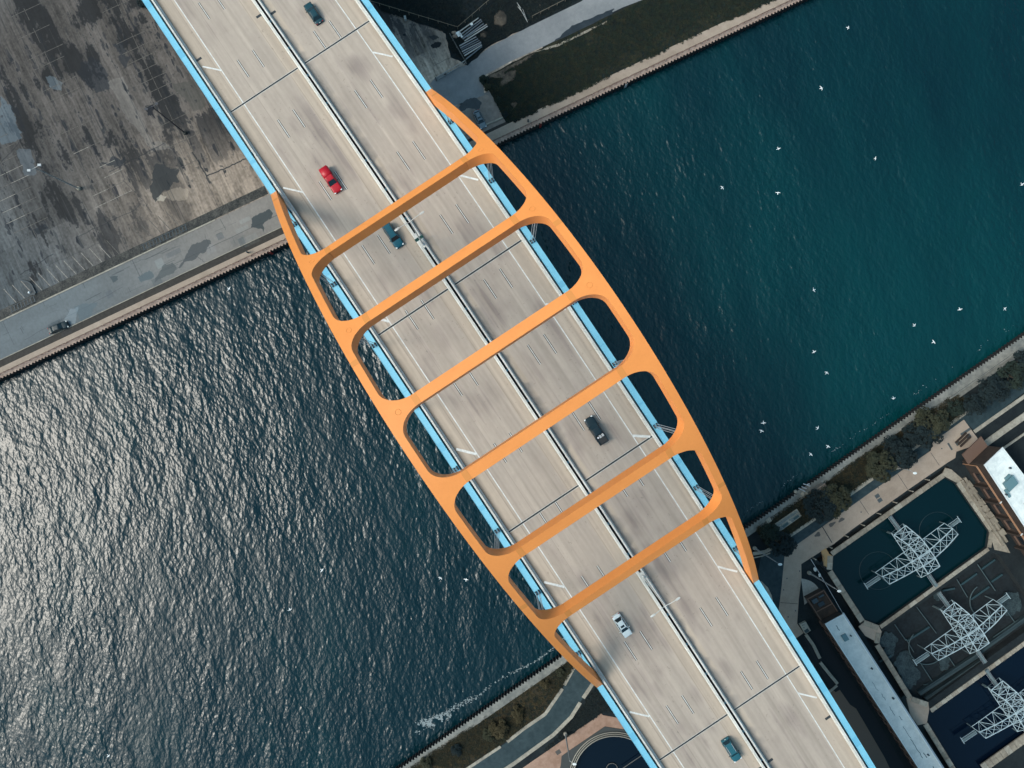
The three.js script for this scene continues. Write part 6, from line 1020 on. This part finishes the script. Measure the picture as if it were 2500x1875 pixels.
  const field = (list, n, cols, label, bare = []) => { const bp2 = bare.map((b) => GP(b));
    const poly = GP(list), xs = poly.map((p) => p[0]), zs = poly.map((p) => p[1]), x0 = Math.min(...xs), x1 = Math.max(...xs), z0 = Math.min(...zs), z1 = Math.max(...zs);
    const im = new THREE.InstancedMesh(tuft, new THREE.MeshStandardMaterial({ roughness: 1, side: THREE.DoubleSide }), n), d = new THREE.Object3D(), col = new THREE.Color(); let k = 0, tries = 0;
    while (k < n && tries++ < n * 20) { const p = [rr(x0, x1), rr(z0, z1)]; if (!inside(p, poly) || bp2.some((b) => inside(p, b))) continue; const q = fbm(p[0] * 0.12 + 50, p[1] * 0.12 + 50, 3); if (q < 0.38 && rnd() < 0.75) continue; d.position.set(p[0], GY + 0.03, p[1]); d.rotation.y = rnd() * 6.28; const s = rr(0.5, 1.2) * (0.6 + q); d.scale.set(s, s * 0.8, s); d.updateMatrix(); im.setMatrixAt(k, d.matrix); const c = cols[(rnd() * cols.length) | 0], b = rr(0.6, 1.4); col.setRGB(c[0] * b, c[1] * b, c[2] * b); im.setColorAt(k, col); k++; }
    im.count = k; shade(im); im.name = numbered('rough_grass'); scene.add(im); tag(im, label, 'grass', undefined, 'stuff');
  };
  const gr = [[0.006, 0.016, 0.010], [0.012, 0.020, 0.010], [0.022, 0.022, 0.010], [0.004, 0.012, 0.012]], br = [[0.030, 0.024, 0.010], [0.014, 0.018, 0.009], [0.044, 0.032, 0.013], [0.008, 0.014, 0.010]], dk = [[0.003, 0.009, 0.012], [0.006, 0.014, 0.014], [0.012, 0.016, 0.014]];
  field([1186, 192, 1252, 156, 1330, 120, 1430, 72, 1520, 28, 1600, -8, 1760, -50, 1900, -4, 1800, 42, 1650, 112, 1480, 192, 1330, 264, 1252, 300, 1236, 296, 1214, 254, 1196, 220], 9000, gr, 'rough dark green grass standing on the slope above the north quay', [[1238, 176, 1262, 168, 1258, 190, 1236, 206, 1222, 214, 1220, 202], [1244, 252, 1258, 248, 1266, 252, 1256, 266, 1250, 262], [1186, 190, 1250, 158, 1310, 126, 1300, 140, 1262, 162, 1230, 176, 1240, 196, 1218, 216, 1226, 190], [1300, 128, 1360, 108, 1420, 80, 1480, 52, 1500, 46, 1480, 56, 1420, 86, 1362, 114]]);
  field([900, -14, 932, 24, 988, 42, 1064, 68, 1090, 78, 1104, 130, 1142, 152, 1194, 108, 1288, 62, 1410, 2, 1440, -14], 5000, dk, 'dark weeds behind the wooden fence');
  field([1846, 1290, 2000, 1186, 2250, 1014, 2330, 964, 2396, 985, 2318, 1034, 2240, 1086, 2130, 1161, 2060, 1208, 1990, 1260, 1920, 1308, 1880, 1342], 5000, br, 'brown and green rough grass under the trees of the south quay');
  field([970, 1895, 1180, 1754, 1330, 1654, 1396, 1610, 1430, 1604, 1396, 1632, 1370, 1676, 1330, 1736, 1276, 1774, 1232, 1808, 1144, 1868], 4500, br, 'brown and green rough grass between the quay and the curving road');
  field([1446, 1690, 1480, 1650, 1530, 1740, 1470, 1738, 1330, 1832, 1396, 1760], 1600, dk, 'dark scrub between the curving road and the reddish footway');
}
// ---------------------------------------------------------------- foam along the south quay
{
  const foam = M([0.22, 0.26, 0.27], 0.9), pos = [];
  const scrap = (x, z, s) => { const n = 6, c = [x, 0.035 + rnd() * 0.01, z]; const rim = []; for (let i = 0; i < n; i++) { const a = i / n * 6.283 + rr(-0.3, 0.3), r = s * rr(0.35, 1); rim.push([x + Math.cos(a) * r * 1.3, c[1], z + Math.sin(a) * r * 0.8]); } for (let i = 0; i < n; i++) pos.push(...c, ...rim[(i + 1) % n], ...rim[i]); };
  for (let u = 8; u < 146; u += 0.06) {
    const left = u < 64, v = left ? lerp(-3.9, -2.0, smooth(6, 50, u)) + 0.35 * Math.sin(u * 0.35) + 0.9 * (fbm(u * 0.3, 3, 3) - 0.5) : -2.6 + 0.9 * (fbm(u * 0.25, 9, 3) - 0.5), dens = left ? smooth(12, 18, u) * (0.30 + 0.7 * smooth(0.4, 0.62, fbm(u * 0.16 + 3, 8, 3))) : 0.16 * smooth(0.5, 0.66, fbm(u * 0.22 + 30, 5, 3)) * smooth(75, 80, u);
    if (rnd() < dens * 0.9) { const p = S(u, v + (rnd() + rnd() - 1) * (left ? lerp(0.9, 0.4, smooth(15, 34, u)) : 0.3)); scrap(p[0], p[1], rr(0.05, left ? 0.26 : 0.17)); }
  }
  for (let k = 0; k < 900; k++) { const t = rnd(), x = lerp(1022, 1096, t), y = lerp(1776, 1746, t), n = fbm(x * 0.09, y * 0.09 + k * 0.0, 2), p = G(x + rr(-9, 9), y + (rnd() + rnd() - 1) * lerp(20, 11, t), 0); if (fbm(p[0] * 0.8, p[1] * 0.8, 3) > 0.48) scrap(p[0], p[1], rr(0.05, 0.24)); }
  for (let u = 150; u < 205; u += 0.1) if (rnd() < 0.12 * smooth(0.5, 0.66, fbm(u * 0.3 + 60, 5, 3))) { const p = S(u, -2.8 + rr(-0.5, 0.4)); scrap(p[0], p[1], rr(0.05, 0.2)); }
  const g = new THREE.BufferGeometry(); g.setAttribute('position', new THREE.Float32BufferAttribute(pos, 3)); g.computeVertexNormals();
  tag(mesh('foam', g, foam), 'broken white foam drifting along the south quay wall', 'foam', undefined, 'stuff');
}
renderer.render(scene, camera);
